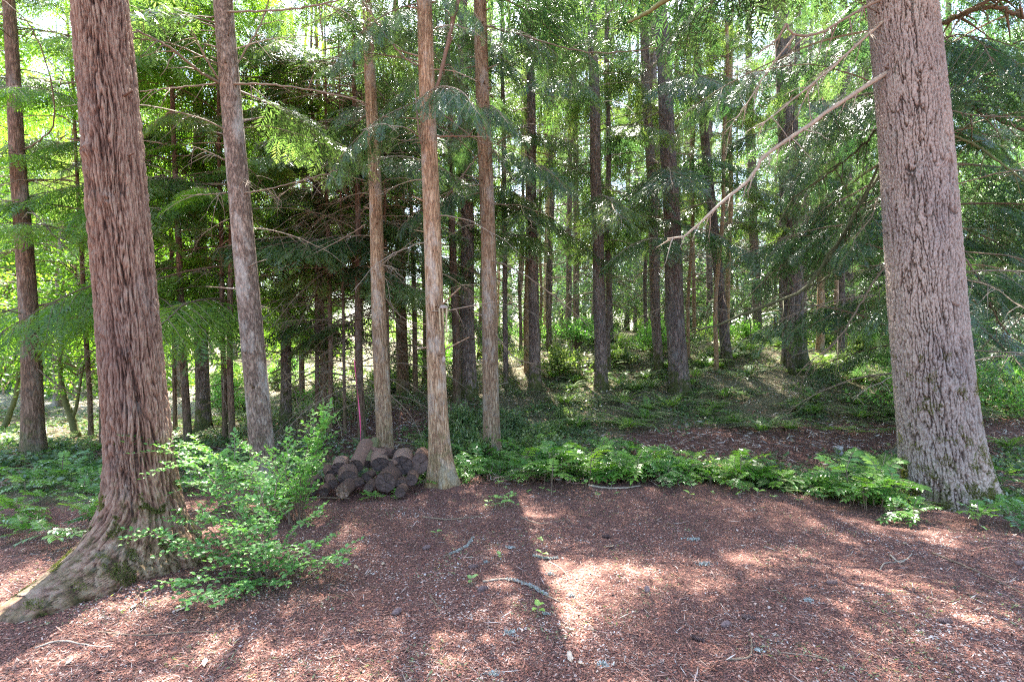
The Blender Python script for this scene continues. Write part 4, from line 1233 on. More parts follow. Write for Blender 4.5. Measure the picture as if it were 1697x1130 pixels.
def grape_mesh(name, seed, nl, L=.27, hgt=.2):
    """low plant with pinnate leaves of glossy leaflets"""
    r = np.random.RandomState(seed); g = Geo()
    for st in range(r.randint(1, 3)):
        sx, sy = r.normal(0, .05, 2); h = hgt * r.uniform(.7, 1.4)
        g.add(*tube([[sx, sy, -.03], [sx * 1.3, sy * 1.3, h * .6], [sx * 1.4, sy * 1.4, h]], .004, 4, False), m=1, tone=.4)
        for i in range(nl):
            az = i * 2.4 + r.normal(0, .4); el = math.radians(r.uniform(5, 60)); Lf = L * r.uniform(.7, 1.2)
            u = np.linspace(0, 1, 8)
            base = np.array([sx * 1.4, sy * 1.4, h * r.uniform(.6, 1)])
            P = base + np.stack([np.cos(az) * Lf * u * math.cos(el), np.sin(az) * Lf * u * math.cos(el), Lf * (u * math.sin(el) - .35 * u ** 2)], -1)
            g.add(*tube(P, .0016, 3, False), m=1, tone=.6)
            tn = np.clip(r.normal(.5, .28), 0, 1)
            m = r.randint(5, 8)
            for s in (-1, 1, 0):
                uu = np.linspace(.22, .93, m) if s else np.array([.97])
                q = np.stack([np.interp(uu, u, P[:, k]) for k in range(3)], -1)
                tan = nrm(P[-1] - P[0]); side = nrm(np.cross(tan, [0, 0, 1])) * s
                D = np.tile(side * .9 + tan * (.45 if s else 1) + np.array([0, 0, -.1]), (len(uu), 1)) + r.normal(0, .08, (len(uu), 3))
                up = nrm(np.cross(side if s else np.cross(tan, [0, 0, 1.]), tan)); up = up if up[2] > 0 else -up
                q4 = clean(leaf_fold(q, D, np.tile(up, (len(uu), 1)) + r.normal(0, .1, (len(uu), 3)), Lf * .27 * r.uniform(.85, 1.1, len(uu)), Lf * .065))
                g.quads(q4, 0, np.clip(tn + r.normal(0, .06, len(q4)), 0, 1))
    return g.mesh(name, [M_GRAPE, M_TWIG], smooth=False)


def sprig_mesh(name, seed, nl=3, s=.035, stem=.04):
    r = np.random.RandomState(seed); g = Geo()
    g.add(*tube([[0, 0, -.01], [0, 0, stem * .6], [.004, 0, stem]], .0016, 4, False), m=1, tone=.8)
    az = np.arange(nl) * 2.3 + r.normal(0, .3, nl)
    P = np.tile([0, 0, stem], (nl, 1)) + np.stack([np.cos(az), np.sin(az), np.zeros(nl)], -1) * .004 - np.array([0, 0, 1]) * np.arange(nl)[:, None] * stem * .12
    D = np.stack([np.cos(az), np.sin(az), r.uniform(.1, .6, nl)], -1)
    g.quads(clean(leaf_fold(P, D, np.tile([0, 0, 1.0], (nl, 1)), s * r.uniform(.8, 1.3, nl), s * .38)), 0, .85)
    return g.mesh(name, [M_HUCK, M_TWIG], smooth=False)


FERN = [fern_mesh("fern_a", 1, 17, .72), fern_mesh("fern_b", 2, 14, .6), fern_mesh("fern_c", 3, 20, .8)]
BRACK = [fern_mesh("bracken_a", 5, 6, .75, True), fern_mesh("bracken_b", 6, 5, .65, True)]
GRAPE = [grape_mesh("grape_a", 1, 7), grape_mesh("grape_b", 2, 6), grape_mesh("grape_c", 3, 8, .25, .12), grape_mesh("grape_d", 4, 5, .30, .28)]
SPRIG = [sprig_mesh("sprig_a", 1, 3), sprig_mesh("sprig_b", 2, 2, .05), sprig_mesh("sprig_c", 3, 4, .03)]


def plant(name, cat, label, group, mesh, x, y, s=1.0, rz=None):
    o = link(bpy.data.objects.new(name, mesh))
    o.location = (x, y, float(H(x, y)) - .01); o.rotation_euler = (R.uniform(-.1, .1), R.uniform(-.1, .1), R.uniform(0, 6.28) if rz is None else rz)
    o.scale = (s,) * 3
    return tag(o, label, cat, group)


def plant_px(name, cat, label, group, mesh, px, py, s=1.0):
    x, y = hit(px, py)
    return plant(name, cat, label, group, mesh, x, y, s)


# ferns one can single out
for (lb, px, py, s, m) in [
    ("upright bright sword fern at the lone tan cedar's foot", 868, 762, .75, 0),
    ("sword fern leaning out beside the flared cedar base", 772, 782, .7, 2),
    ("sword fern in front of the lone tan cedar", 812, 792, .6, 1),
    ("sword fern spreading against the giant fir's shaded side", 1455, 806, .95, 2),
    ("second low fern fanned out under the giant fir's shaded side", 1480, 822, .7, 1),
    ("dark sword fern behind the giant fir beside the picture's edge", 1672, 745, .9, 0),
    ("sword fern sunlit between the mossy footed fir and the leaning fir", 1168, 612, 1.0, 2),
    ("small fern at the very foot of the mossy footed fir", 1150, 662, .6, 1),
    ("bright fern under the drooping boughs at the slope's dark end", 1345, 690, .9, 2),
    ("bright small fern right behind the log pile's moss log", 600, 742, .6, 1),
]:
    plant_px("sword_fern", "fern", lb, None, FERN[m], px, py, s)

rp = np.random.RandomState(5)


def dart(n, region, m):
    got = []
    tries = 0
    while len(got) < n and tries < n * 200:
        tries += 1
        x, y = region()
        if all((x - a) ** 2 + (y - b) ** 2 > m * m for a, b in got): got.append((x, y))
    return got


# ferns on the slope
def slope_region():
    y = rp.uniform(9.6, 20); return rp.uniform(.05, .85) * y, y
for x, y in dart(95, slope_region, .5):
    plant("sword_fern", "fern", "sword fern among others on the wooded slope", "sword ferns on the wooded slope", FERN[rp.randint(3)], x, y, rp.uniform(.7, 1.15))
for x, y in dart(60, slope_region, .5):
    plant("bracken_fern", "fern", "flat spreading bracken on the wooded slope", "bracken on the wooded slope", BRACK[rp.randint(2)], x, y, rp.uniform(.7, 1.2))
# ferns and bracken left of the logs
def left_region():
    y = rp.uniform(6.8, 13); return -y * rp.uniform(.28, 1.02), y
for x, y in dart(46, left_region, .5):
    if (x + 2.6) ** 2 + (y - 9.9) ** 2 < 2.2: continue
    plant("bracken_fern", "fern", "bracken in the green patch before the clearing", "bracken before the clearing", BRACK[rp.randint(2)] if rp.rand() < .7 else FERN[1], x, y, rp.uniform(.5, .95))
for x, y in dart(24, lambda: (lambda x: (x, 6.0 - 1.3 * float(ss(1.8, 5.0, x)) + rp.uniform(.15, .8)))(rp.uniform(.2, 4.0)), .3):
    plant("sword_fern", "fern", "fern mixed into the glossy green band", "ferns mixed into the green band", FERN[rp.randint(3)], x, y, rp.uniform(.45, .8))
# ferns among the cedars
def mid_region():
    y = rp.uniform(6.9, 9.5); return y * rp.uniform(-.18, .12), y
for x, y in dart(22, mid_region, .4):
    plant("sword_fern", "fern", "sword fern in the hollow behind the cedars", "sword ferns in the hollow behind the cedars", FERN[rp.randint(3)], x, y, rp.uniform(.45, .8))

def bush_mesh(name, seed, rad, hgt, n, mat, ls):
    r = np.random.RandomState(seed); g = Geo()
    for i in range(n):
        a = r.uniform(0, 6.28); el = r.uniform(.15, 1.0); L = r.uniform(.6, 1.1)
        e = np.array([math.cos(a) * rad * (1.1 - el), math.sin(a) * rad * (1.1 - el), hgt * (.3 + .75 * el)]) * L
        u = np.linspace(0, 1, 7); P = np.outer(u, e) * np.array([1, 1, .7]) + np.outer(u * (1 - u) * 1.2, [0, 0, hgt * .5]) + r.normal(0, .02, (7, 3)) * u[:, None]
        g.add(*tube(P, .006 * (1.1 - u) + .0015, 3, False), m=1, tone=.4)
        m = 46; uu = r.uniform(.25, 1.05, m); q = np.stack([np.interp(uu, u, P[:, k]) for k in range(3)], -1) + r.normal(0, .06, (m, 3))
        D = r.normal(0, 1, (m, 3)) + nrm(e); N = r.normal(0, .45, (m, 3)) + np.array([0, 0, 1])
        g.quads(blades(q, D, N, r.uniform(ls * .7, ls * 1.2, m), ls * .28, .45), 0, np.clip(r.normal(.5, .25, m), 0, 1))
    return g.mesh(name, [mat, M_TWIG], smooth=False)


BUSH = [bush_mesh("bush_a", 1, .8, .8, 40, M_COVER, .07), bush_mesh("bush_b", 2, .6, .55, 30, M_COVER, .055), bush_mesh("bush_c", 3, 1.0, 1.3, 60, M_HUCK, .06)]
for x, y in dart(46, lambda: (lambda y: (y * rp.uniform(.02, .85), y))(rp.uniform(13, 26)), 1.0):
    plant("undershrub", "shrub", "leafy low bush high on the wooded slope", "leafy bushes high on the wooded slope", BUSH[rp.randint(3)], x, y, rp.uniform(.7, 1.3))
for x, y in dart(34, lambda: (lambda y: (-y * rp.uniform(.02, .55), y))(rp.uniform(12, 24)), 1.0):
    plant("undershrub", "shrub", "leafy bush deep in the thicket beyond the logs", "leafy bushes beyond the log pile", BUSH[rp.randint(3)], x, y, rp.uniform(.7, 1.3))
for x, y in dart(12, lambda: (lambda y: (y * rp.uniform(-.12, .1), y))(rp.uniform(7.6, 10.5)), .6):
    plant("undershrub", "shrub", "dark leafy bush in the hollow near the lone cedar", "dark bushes in the hollow", BUSH[rp.randint(2)], x, y, rp.uniform(.6, 1.0))
for x, y in dart(14, lambda: (lambda y: (y * rp.uniform(.7, 1.0), y))(rp.uniform(9, 16)), .8):
    plant("undershrub", "shrub", "leafy bush in the shade beyond the giant fir", "leafy bushes beyond the giant fir", BUSH[rp.randint(3)], x, y, rp.uniform(.8, 1.3))

FALL = []
for k in range(3):
    _, _, wv3, wq3 = BR['bare'][k]
    g = Geo(); g.add(wv3 * np.array([1, 1, .25]), wq3, tone=.75); FALL.append(g.mesh("fallen_shape", [M_TWIG]))
for x, y in dart(34, lambda: (lambda y: (y * rp.uniform(-.15, .8), y))(rp.uniform(8.6, 19)), .7):
    plant("fallen_branch", "branch", "bare fallen branch on the slope", "fallen branches on the slope", FALL[rp.randint(3)], x, y, rp.uniform(.5, 1.1)).location.z += .07

# glossy low plants along the edge of the needle floor
def edge_y(x):
    return 6.0 - 1.3 * float(ss(1.8, 5.0, x))
for x, y in dart(62, lambda: (lambda x: (x, edge_y(x) + abs(rp.normal(0, .34)) - .02 + .38 * float(noise(x * 1.9, 3.1, 0))))(rp.uniform(.1, 3.85)), .12):
    plant("glossy_shrublet", "low plant", "glossy leaved plant in the green band edging the needle floor", "glossy plants edging the needle floor", GRAPE[rp.randint(4)], x, y, rp.uniform(.6, 1.3))
for x, y in dart(70, lambda: (rp.uniform(-.8, 2.4), rp.uniform(6.2, 8.2)), .16):
    plant("glossy_shrublet", "low plant", "dark glossy plant in the hollow behind the green band", "dark glossy plants in the hollow", GRAPE[rp.randint(4)], x, y, rp.uniform(.7, 1.15))
for x, y in dart(46, lambda: (lambda y: (-y * rp.uniform(.66, 1.0), y))(rp.uniform(4.0, 7.5)), .2):
    plant("glossy_shrublet", "low plant", "glossy plant in the sunny corner behind the massive hemlock", "glossy plants in the sunny corner", GRAPE[rp.randint(4)], x, y, rp.uniform(.6, .95))
for (lb, px, py, s, m) in [
    ("glossy plant in front of the log pile's pale hearted log", 612, 830, .5, 2),
    ("glossy plant under the big cracked log", 658, 826, .5, 2),
    ("glossy plant lying flat before the flared cedar", 702, 810, .55, 1),
    ("tall isolated glossy plant between lone cedar and green band", 915, 822, .95, 3),
    ("glossy plant at the end of the green band nearest the giant fir", 1440, 848, 1.0, 1),
    ("small plant sprouting before the giant fir's foot", 1505, 868, .75, 0),
    ("broad leaved plant sprouting beside the giant fir's mossy foot", 1625, 868, .95, 2),
    ("bright fronded plant cut by the picture's edge near the giant fir", 1694, 876, .8, 0),
]:
    plant_px("glossy_shrublet", "low plant", lb, None, GRAPE[m], px, py, s)
for x, y in dart(9, lambda: (lambda y: (y * rp.uniform(.83, 1.0), y))(rp.uniform(5.2, 7)), .25):
    plant("glossy_shrublet", "low plant", "shaded plant behind the giant fir's mossy foot", "shaded plants behind the giant fir", GRAPE[rp.randint(4)], x, y, rp.uniform(.7, 1))

# seedlings on the needle floor
for i, (lb, px, py, s, m) in enumerate([
    ("three leaved seedling beside the lichen covered stick", 781, 970, 1.3, 0),
    ("bright upright seedling lowest on the needle floor", 892, 1020, 1.6, 2),
    ("pale seedling in the tree shade below the flared cedar", 724, 890, 1.3, 0),
    ("tiny seedling between two sprigs of lichen", 829, 926, .9, 1),
    ("seedling growing through the grey lichen tuft", 898, 925, 1.1, 1),
    ("faint seedling past the centre of the needle floor", 896, 900, 1.0, 2),
]):
    plant_px("seedling", "seedling", lb, None, SPRIG[m], px, py, s)
for x, y in dart(14, lambda: (rp.uniform(-.25, .05), rp.uniform(5.2, 5.55)), .04):
    plant("seedling", "seedling", "yellow green seedling in the patch in front of the cedars", "seedlings in the yellow green patch", SPRIG[rp.randint(3)], x, y, rp.uniform(.9, 1.5))
for x, y in dart(30, lambda: (lambda x: (x, edge_y(x) - rp.uniform(-.1, .5)))(rp.uniform(-.2, 4.0)), .12):
    plant("seedling", "seedling", "small seedling scattered along the needle floor's far edge", "seedlings along the needle floor's edge", SPRIG[rp.randint(3)], x, y, rp.uniform(.9, 1.5))


# ------------------------------------------------------------------ the leafy shrubs
def shrub(label, x, y, stems, seed, leaf=.030):
    """stems: tip offsets (dx, dy, dz) from the base"""
    r = np.random.RandomState(seed)
    z = float(H(x, y)); root = empty("leafy_shrub", (x, y, z)); tag(root, label, "shrub")
    gl = Geo()
    for (dx, dy, dz) in stems:
        b = np.array([r.normal(0, .035), r.normal(0, .035), -.03]); e = np.array([dx, dy, dz])
        L = np.linalg.norm(e)
        P = smooth_path([b, b + e * np.array([.25, .25, .42]), b + e * np.array([.62, .62, .82]), e], 20)
        P += np.stack([noise(np.arange(20) * .35, r.rand() * 50, k) for k in range(3)], -1) * .03 * L
        g = Geo(); u = np.linspace(0, 1, 20); g.add(*tube(P, .0055 * (1.1 - u) + .0012, 5), tone=.35)
        g.obj("stem", [M_TWIG], root)
        ntw = int(L / .032)
        for i in range(ntw):
            f = r.uniform(.22, 1.0); k = f * 19; i0 = min(int(k), 18)
            p = P[i0] + (P[i0 + 1] - P[i0]) * (k - i0); tan = nrm(P[i0 + 1] - P[i0])
            s = 1 if i % 2 else -1
            side = nrm(np.cross(tan, [0, 0, 1.0])) * s
            dd = nrm(tan * .8 + side * r.uniform(.5, 1.0) + np.array([0, 0, r.uniform(-.25, .35)]) + r.normal(0, .15, 3))
            if i < 2: dd = tan; p = P[-1]
            tl = L * r.uniform(.14, .34) * (1.15 - .4 * f)
            m = max(4, int(tl / .022)); uu = np.linspace(0, 1, m)
            q = p + np.outer(uu * tl, dd) + np.outer(uu ** 2 * tl * .25, [0, 0, -1])
            gl.add(*tube(q[[0, m // 2, -1]], .0012, 3, False), m=1, tone=.7)
            sd = nrm(np.cross(dd, [0, 0, 1.0])) * np.where(np.arange(m) % 2, 1, -1)[:, None]
            D = sd * .9 + dd * .45 + r.normal(0, .18, (m, 3)); D[-1] = dd
            N = np.array([0, 0, 1.0]) + r.normal(0, .28, (m, 3))
            q4 = clean(leaf_fold(q, D, N, leaf * r.uniform(.8, 1.25, m) * (1 - .25 * uu), leaf * .30))
            gl.quads(q4, 0, np.tile(np.clip(r.normal(.5, .18, m), 0, 1), 4))
    gl.obj("leaves", [M_HUCK, M_TWIG], root, smooth=False)
    return root


xs_, ys_ = hit(440, 955)
rsh = np.random.RandomState(3)
st = []
for (tx, ty, dd) in [(245, 885, -.1), (300, 850, .2), (290, 965, -.45), (330, 990, -.6), (380, 985, -.5), (470, 965, -.3), (565, 915, -.1), (540, 895, .1), (500, 905, -.35), (270, 740, .25), (330, 790, .3), (390, 760, .3), (430, 800, .0), (480, 760, .3), (350, 860, -.2), (400, 880, -.4), (440, 850, -.2), (520, 850, .1), (375, 830, .1), (310, 910, -.1), (450, 900, -.5), (540, 930, -.2)]:
    e = at(tx, ty, ys_ + dd)
    st.append((e[0] - xs_, e[1] - ys_, max(e[2] - float(H(xs_, ys_)), .04)))
shrub("wide light green leafy shrub growing beside the massive hemlock", xs_, ys_, st, 5, .044)
xs_, ys_ = hit(492, 868)
st = []
for (tx, ty, dd) in [(512, 712, .0), (535, 725, .1), (480, 740, .2), (450, 760, .1), (430, 790, -.1), (500, 780, -.2), (520, 760, -.2), (470, 800, -.3), (540, 690, .1), (410, 745, .4), (380, 780, .4), (330, 740, .5), (345, 765, .4)]:
    e = at(tx, ty, ys_ + dd)
    st.append((e[0] - xs_, e[1] - ys_, max(e[2] - float(H(xs_, ys_)), .04)))
shrub("taller thin stemmed leafy shrub standing in front of the log pile", xs_, ys_, st, 8, .050)

# ------------------------------------------------------------------ cover, litter and small debris
def scatter_quads(n, region, size, seed, flat=.35, wratio=.22, lift=.01):
    r = np.random.RandomState(seed)
    X, Y = region(r, n); n = len(X)
    Z = H(X, Y) + r.uniform(0, lift, n)
    a = r.uniform(0, 6.28, n)
    D = np.stack([np.cos(a), np.sin(a), r.normal(0, flat * .6, n)], -1)
    N = np.stack([r.normal(0, flat, n), r.normal(0, flat, n), np.ones(n)], -1)
    L = r.uniform(size[0], size[1], n)
    return blades(np.stack([X, Y, Z], -1), D, N, L, L * wratio * r.uniform(.7, 1.3, n), .5), r


def reg_cover(r, n):
    Y = np.exp(r.uniform(math.log(5.6), math.log(26), n)); X = Y * r.uniform(-1.1, 1.1, n)
    keep = r.rand(n) < green_amount(X, Y) * np.clip(.36 - .14 * (Y > 9.5) + 2.4 * noise(X * 1.1, Y * 1.1, 8), .03, 1)
    keep &= ~((X < -6) & (Y + .25 * X > 10.6) & (r.rand(n) < .9))
    return X[keep], Y[keep]


g = Geo()
q, r = scatter_quads(330000, reg_cover, (.03, .09), 31, .7, .30, .13)
g.quads(q, 0, np.clip(r.normal(.45, .22, len(q)), 0, 1))
tag(g.obj("ground_cover", [M_COVER], smooth=False), "carpet of small green leaves over the slope and hollow", "ground cover", None, "stuff")


def reg_dry(r, n):
    Y = np.exp(r.uniform(math.log(6.0), math.log(24), n)); X = Y * r.uniform(-1.1, 1.1, n)
    return X, Y


g = Geo()
q, r = scatter_quads(110000, reg_dry, (.03, .16), 33, .35, .05, .06)
g.quads(q, 0, np.clip(r.beta(1.6, 1.3, len(q)) + .26 * (q[:, 0, 1] > 8.5), 0, 1))
tag(g.obj("dry_twigs", [M_LITTER], smooth=False), "dry twigs and dead fern bits strewn through the undergrowth", "dry twigs", None, "stuff")


def reg_floor(r, n):
    Y = np.exp(r.uniform(math.log(1.9), math.log(9.5), n)); X = Y * r.uniform(-1.12, 1.12, n)
    keep = r.rand(n) > green_amount(X, Y) * .8
    return X[keep], Y[keep]


g = Geo()
q, r = scatter_quads(230000, reg_floor, (.010, .022), 35, .35, .21, .006)
patch = noise(q[:, 0, 0] * 1.5, q[:, 0, 1] * 1.5, 2.0) + .7 * noise(q[:, 0, 0] * 6, q[:, 0, 1] * 6, 3.0)
g.quads(q, 0, np.clip(r.beta(2.2, 2.0, len(q)) * 1.0 + .30 * patch, 0, 1))
q, r = scatter_quads(110000, reg_floor, (.025, .065), 36, .16, .018, .009)
g.quads(q, 0, np.clip(r.beta(2.0, 1.4, len(q)) + .22 * noise(q[:, 0, 0] * 2.5, q[:, 0, 1] * 2.5, 6), 0, 1))
q, r = scatter_quads(9000, reg_floor, (.04, .13), 37, .25, .02, .014)
g.quads(q, 0, np.clip(r.beta(1.2, 1.0, len(q)), 0, 1))
q, r = scatter_quads(12000, reg_floor, (.010, .022), 39, .5, .5, .010)
g.quads(q, 0, np.clip(r.beta(1.0, 1.5, len(q)), 0, .97))
tag(g.obj("needle_litter", [M_LITTER], smooth=False), "reddish brown fallen needles and bud scales on the forest floor", "needle litter", None, "stuff")


def reg_moss(r, n):
    Y = np.exp(r.uniform(math.log(2.0), math.log(7), n)); X = Y * r.uniform(-1.1, 1.1, n)
    keep = noise(X * 1.7, Y * 1.7, 20) > .16
    return X[keep], Y[keep]


g = Geo()
q, r = scatter_quads(26000, reg_moss, (.012, .035), 38, .8, .10, .008)
g.quads(q, 0, np.clip(r.normal(.75, .2, len(q)), 0, 1))
tag(g.obj("moss", [M_COVER], smooth=False), "thin wisps of moss and grass between the fallen needles", "moss", None, "stuff")

# sticks, some carrying lichen
STK = [
 ("lichen coated stick with a bare brown end lying mid floor", [(800, 966), (840, 963), (878, 972), (900, 985), (926, 999)], .007, (.25, .8)),
 ("curved lichen stick in the shade of the flared cedar", [(738, 924), (758, 915), (775, 905), (786, 889)], .006, (.1, .95)),
 ("short blue grey lichen twig beyond the long lichen stick", [(885, 922), (905, 926), (925, 926)], .005, (.0, 1)),
 ("forked stick lying in the tree's broad shadow", [(1475, 922), (1488, 932), (1500, 931), (1512, 920)], .007, None),
 ("long thin stick sloping towards the picture's edge", [(1545, 918), (1600, 940), (1660, 968), (1700, 990)], .006, None),
 ("curled thin root lying in the bright needles", [(1458, 948), (1465, 936), (1485, 932), (1502, 928)], .005, None),
 ("straight thin stick near the bottom edge", [(1290, 1084), (1340, 1090), (1380, 1096)], .004, None),
 ("dark crooked stick at the bottom edge", [(1205, 1095), (1240, 1092), (1246, 1070), (1241, 1050)], .006, None),
 ("long pale stick lying under the massive hemlock's root", [(58, 1078), (100, 1065), (150, 1072), (185, 1073)], .005, None),
 ("bleached long twig below the leafy shrub", [(165, 1052), (230, 1056), (300, 1052), (360, 1048)], .004, None),
 ("thick dark stick at the green band's edge", [(975, 806), (1000, 810), (1030, 811), (1062, 806)], .012, None),
 ("broken stick on the needles beyond the forked cedar shadow", [(700, 858), (745, 862), (800, 856)], .008, None),
 ("brown stick pointing at the bright needle patch", [(712, 988), (722, 1003), (729, 1018)], .006, None),
 ("thin arching twig above the centre of the floor", [(910, 932), (930, 945), (945, 962)], .004, None),
 ("dead stick on the dark needle path", [(1108, 742), (1128, 736), (1150, 728)], .012, None),
 ("pale bare stick leaning at the thick dark fir's foot", [(1318, 596), (1340, 575), (1368, 556)], .014, None),
 ("long stick at the log pile's front", [(488, 828), (530, 826), (580, 828)], .010, None),
 ("brown twig in the lower middle floor", [(862, 858), (895, 868), (935, 862)], .005, None),
]
for i, (lb, pp, rad, li) in enumerate(STK):
    W3 = []
    for (a, b) in pp:
        x, y = hit(a, b); W3.append((x, y, float(H(x, y)) + rad * .9))
    if i == 15: W3[-1] = (W3[-1][0], W3[-1][1], W3[0][2] + .5); W3[1] = tuple((np.array(W3[0]) + np.array(W3[-1])) / 2); W3[-1] = (W3[0][0] + .6, W3[0][1] + .1, W3[0][2] + .5)
    P = smooth_path(W3, 26); o0 = P.mean(0)
    P = P - o0 + np.stack([noise(np.arange(26) * .5, i, k) for k in range(3)], -1) * rad * np.array([1.2, 1.2, .3])
    g = Geo(); u = np.linspace(0, 1, 26)
    g.add(*tube(P, rad * (1.1 - .6 * u) * (1 + .2 * noise(u * 14, i, 0)), 6), tone=float(R.uniform(.3, 1)))
    rr = np.random.RandomState(i)
    for k in range(4):
        a = rr.randint(3, 22); dd = nrm(rr.normal(0, 1, 3) * np.array([1, 1, .15])); L = rr.uniform(.02, .08)
        g.add(*tube([P[a], P[a] + dd * L], [rad * .4, rad * .15], 4), tone=.6)
    o = g.obj("stick", [M_TWIG]); o.location = o0; tag(o, lb, "stick")
    if li:
        g = Geo(); m = 420
        f = rr.uniform(li[0], li[1], m) * 25; i0 = np.minimum(f.astype(int), 24); base = P[i0] + (P[i0 + 1] - P[i0]) * (f - i0)[:, None]
        D = rr.normal(0, 1, (m, 3)); D[:, 2] = np.abs(D[:, 2]) * .7
        g.quads(blades(base + nrm(D) * rad * .6, D, rr.normal(0, 1, (m, 3)), rr.uniform(.006, .018, m), rr.uniform(.002, .005, m), .6), 0, rr.uniform(0, 1, m))
        g.obj("lichen", [M_LICHEN], o, smooth=False)

def lichen_tuft(lb, px, py, s, seed):
    s *= .6; rr = np.random.RandomState(seed); x, y = hit(px, py); g = Geo(); m = 70 + int(3000 * s)
    b = rr.normal(0, s, (m, 3)) * np.array([1, .6, 0]) * rr.uniform(.3, 1.4, (m, 1)); D = rr.normal(0, 1, (m, 3)); D[:, 2] = np.abs(D[:, 2]) * .5 + .1
    g.quads(blades(b, D, rr.normal(0, 1, (m, 3)), rr.uniform(.008, .022, m), rr.uniform(.002, .005, m), .6), 0, rr.uniform(0, 1, m))
    o = g.obj("lichen_tuft", [M_LICHEN], smooth=False); o.location = (x, y, float(H(x, y)) + .003); tag(o, lb, "lichen")


for i, (lb, px, py, s) in enumerate([
    ("grey lichen tuft upper middle of the floor behind the seedlings", 845, 910, .03), ("round grey lichen tuft next to the long lichen stick", 912, 953, .025),
    ("pale lichen scrap in front of the bright seedling", 905, 1020, .016), ("lichen scraps in the lower middle of the floor", 845, 1052, .03),
    ("small bluish lichen crumb beyond the pine cone pair", 806, 933, .012), ("wispy grey lichen heap on the bright slope side of the floor", 1168, 937, .05),
    ("lichen crumb near the bottom middle edge", 1000, 1105, .03), ("faint lichen patch by the bottom edge seedlings", 815, 1122, .03),
    ("lichen flake near the thin arching twig", 948, 988, .014), ("lichen heap at the floor's far edge by the green band", 1150, 895, .045),
    ("white grey lichen bit beside the dark crooked stick", 1258, 1080, .02), ("lichen bit under the pair of big shadows", 1340, 998, .018),
]):
    lichen_tuft(lb, px, py, s, 300 + i)


def cone_mesh(seed):
    r = np.random.RandomState(seed); g = Geo(); L = .075
    u = np.linspace(0, 1, 8); g.add(*tube(np.stack([u * L, 0 * u, 0 * u], -1), .010 * np.sin(np.pi * (u * .85 + .1)) ** .6, 8), tone=.1)
    n = 95; k = np.arange(n); f = k / n; a = k * 2.4
    rr = .0125 * np.sin(np.pi * (f * .82 + .12)) ** .7
    P = np.stack([f * L * .92, np.cos(a) * rr * .55, np.sin(a) * rr * .55], -1)
    D = np.stack([np.full(n, .75), np.cos(a), np.sin(a)], -1); N = np.stack([np.full(n, -1.0), np.cos(a) * .6, np.sin(a) * .6], -1)
    g.quads(blades(P, D, N, .016 * np.sin(np.pi * (f * .8 + .15)) ** .5, .0065, .65), 0, r.uniform(.3, 1, n))
    return g.mesh("cone_shape", [M_CONE], smooth=False)


CONES = [cone_mesh(1), cone_mesh(2)]
for i, (lb, px, py, a) in enumerate([
    ("fir cone in the needles near the bottom, lighter of two neighbours", 1228, 1024, -.5), ("dark fir cone near the bottom edge of the floor", 1145, 1059, -.7),
    ("pale purple fir cone lying in a sunny patch", 1553, 1031, -.3), ("fir cone in the broad shadow band", 1369, 969, 0),
    ("fir cone at the picture's edge on sunlit needles", 1682, 937, .1), ("rounded cone near the mossy needles at the bottom", 1196, 1043, .6),
    ("black fir cone beside the bright patch", 650, 1021, 1.0), ("fir cone beyond the three leaved seedling", 776, 944, .3),
    ("purplish cone touching the lichen stick's thick end", 791, 982, .5), ("fir cone alone above the middle of the floor", 997, 891, -.4),
    ("dark cone standing out past the bare stick end", 1073, 984, 1.4), ("cone lying between the floor's thin twigs", 700, 912, .7),
]):
    x, y = hit(px, py); o = link(bpy.data.objects.new("fir_cone", CONES[i % 2])); o.location = (x, y, float(H(x, y)) + .012); o.rotation_euler = (R.uniform(0, 6), 0, a); tag(o, lb, "cone")


def dry_leaf(lb, px, py, s, seed):
    r = np.random.RandomState(seed); x, y = hit(px, py); g = Geo(); n = 7
    u, v = np.meshgrid(np.linspace(0, 1, n), np.linspace(-1, 1, 5), indexing='ij')
    wdt = np.sin(np.pi * np.clip(u, .03, .97)) ** .7 * .42 * (1 + .25 * np.sin(u * 14 + seed))
    X = (u - .5) * s; Y = v * wdt * s * .5; Z = .012 * noise(u * 3, v * 2, seed) + .006 * np.abs(v) + .008 * u * u
    i = np.arange(n - 1)[:, None] * 5; j = np.arange(4)[None]
    Q = np.stack([i + j, i + 5 + j, i + 6 + j, i + 1 + j], -1).reshape(-1, 4)
    V = np.stack([X, Y, Z], -1).reshape(-1, 3)
    g.add(V, Q, tone=float(r.uniform(0, 1))); g.add(V - np.array([0, 0, .0012]), Q[:, ::-1], tone=.3)
    o = g.obj("dry_leaf", [M_DRYLEAF]); o.location = (x, y, float(H(x, y)) + .008); o.rotation_euler = (r.uniform(-.3, .3), r.uniform(-.3, .3), r.uniform(0, 6.28)); tag(o, lb, "leaf")


for i, (lb, px, py, s) in enumerate([
    ("pale curled leaf below the leafy shrub's outermost twigs", 222, 1010, .07), ("second pale curled leaf tip below the shrub", 300, 1015, .06),
    ("cream leaf near the black fir cone", 595, 1050, .05), ("dry leaf scrap in the shrub's shade", 590, 943, .06), ("torn dry leaf beside the leaf scrap in the shrub's shade", 635, 938, .05),
    ("long tan leaf near the bottom middle", 945, 1095, .07), ("tan leaf tip next to the long tan leaf", 963, 1106, .05), ("beige round leaf lower middle of the floor", 945, 1050, .045),
    ("yellowish torn leaf on the needles before the green band", 1010, 910, .08), ("small pointed beige leaf under the bright seedling", 860, 1066, .04),
    ("thin pale leaf in the bottom corner under the root", 340, 1105, .06), ("bleached leaf close to the massive root's tip", 115, 1100, .05),
    ("pale leaf flake at the sunny end near the giant fir", 1500, 905, .06), ("buff leaf in front of the pale purple cone", 1480, 1065, .04),
]):
    dry_leaf(lb, px, py, s, 400 + i)

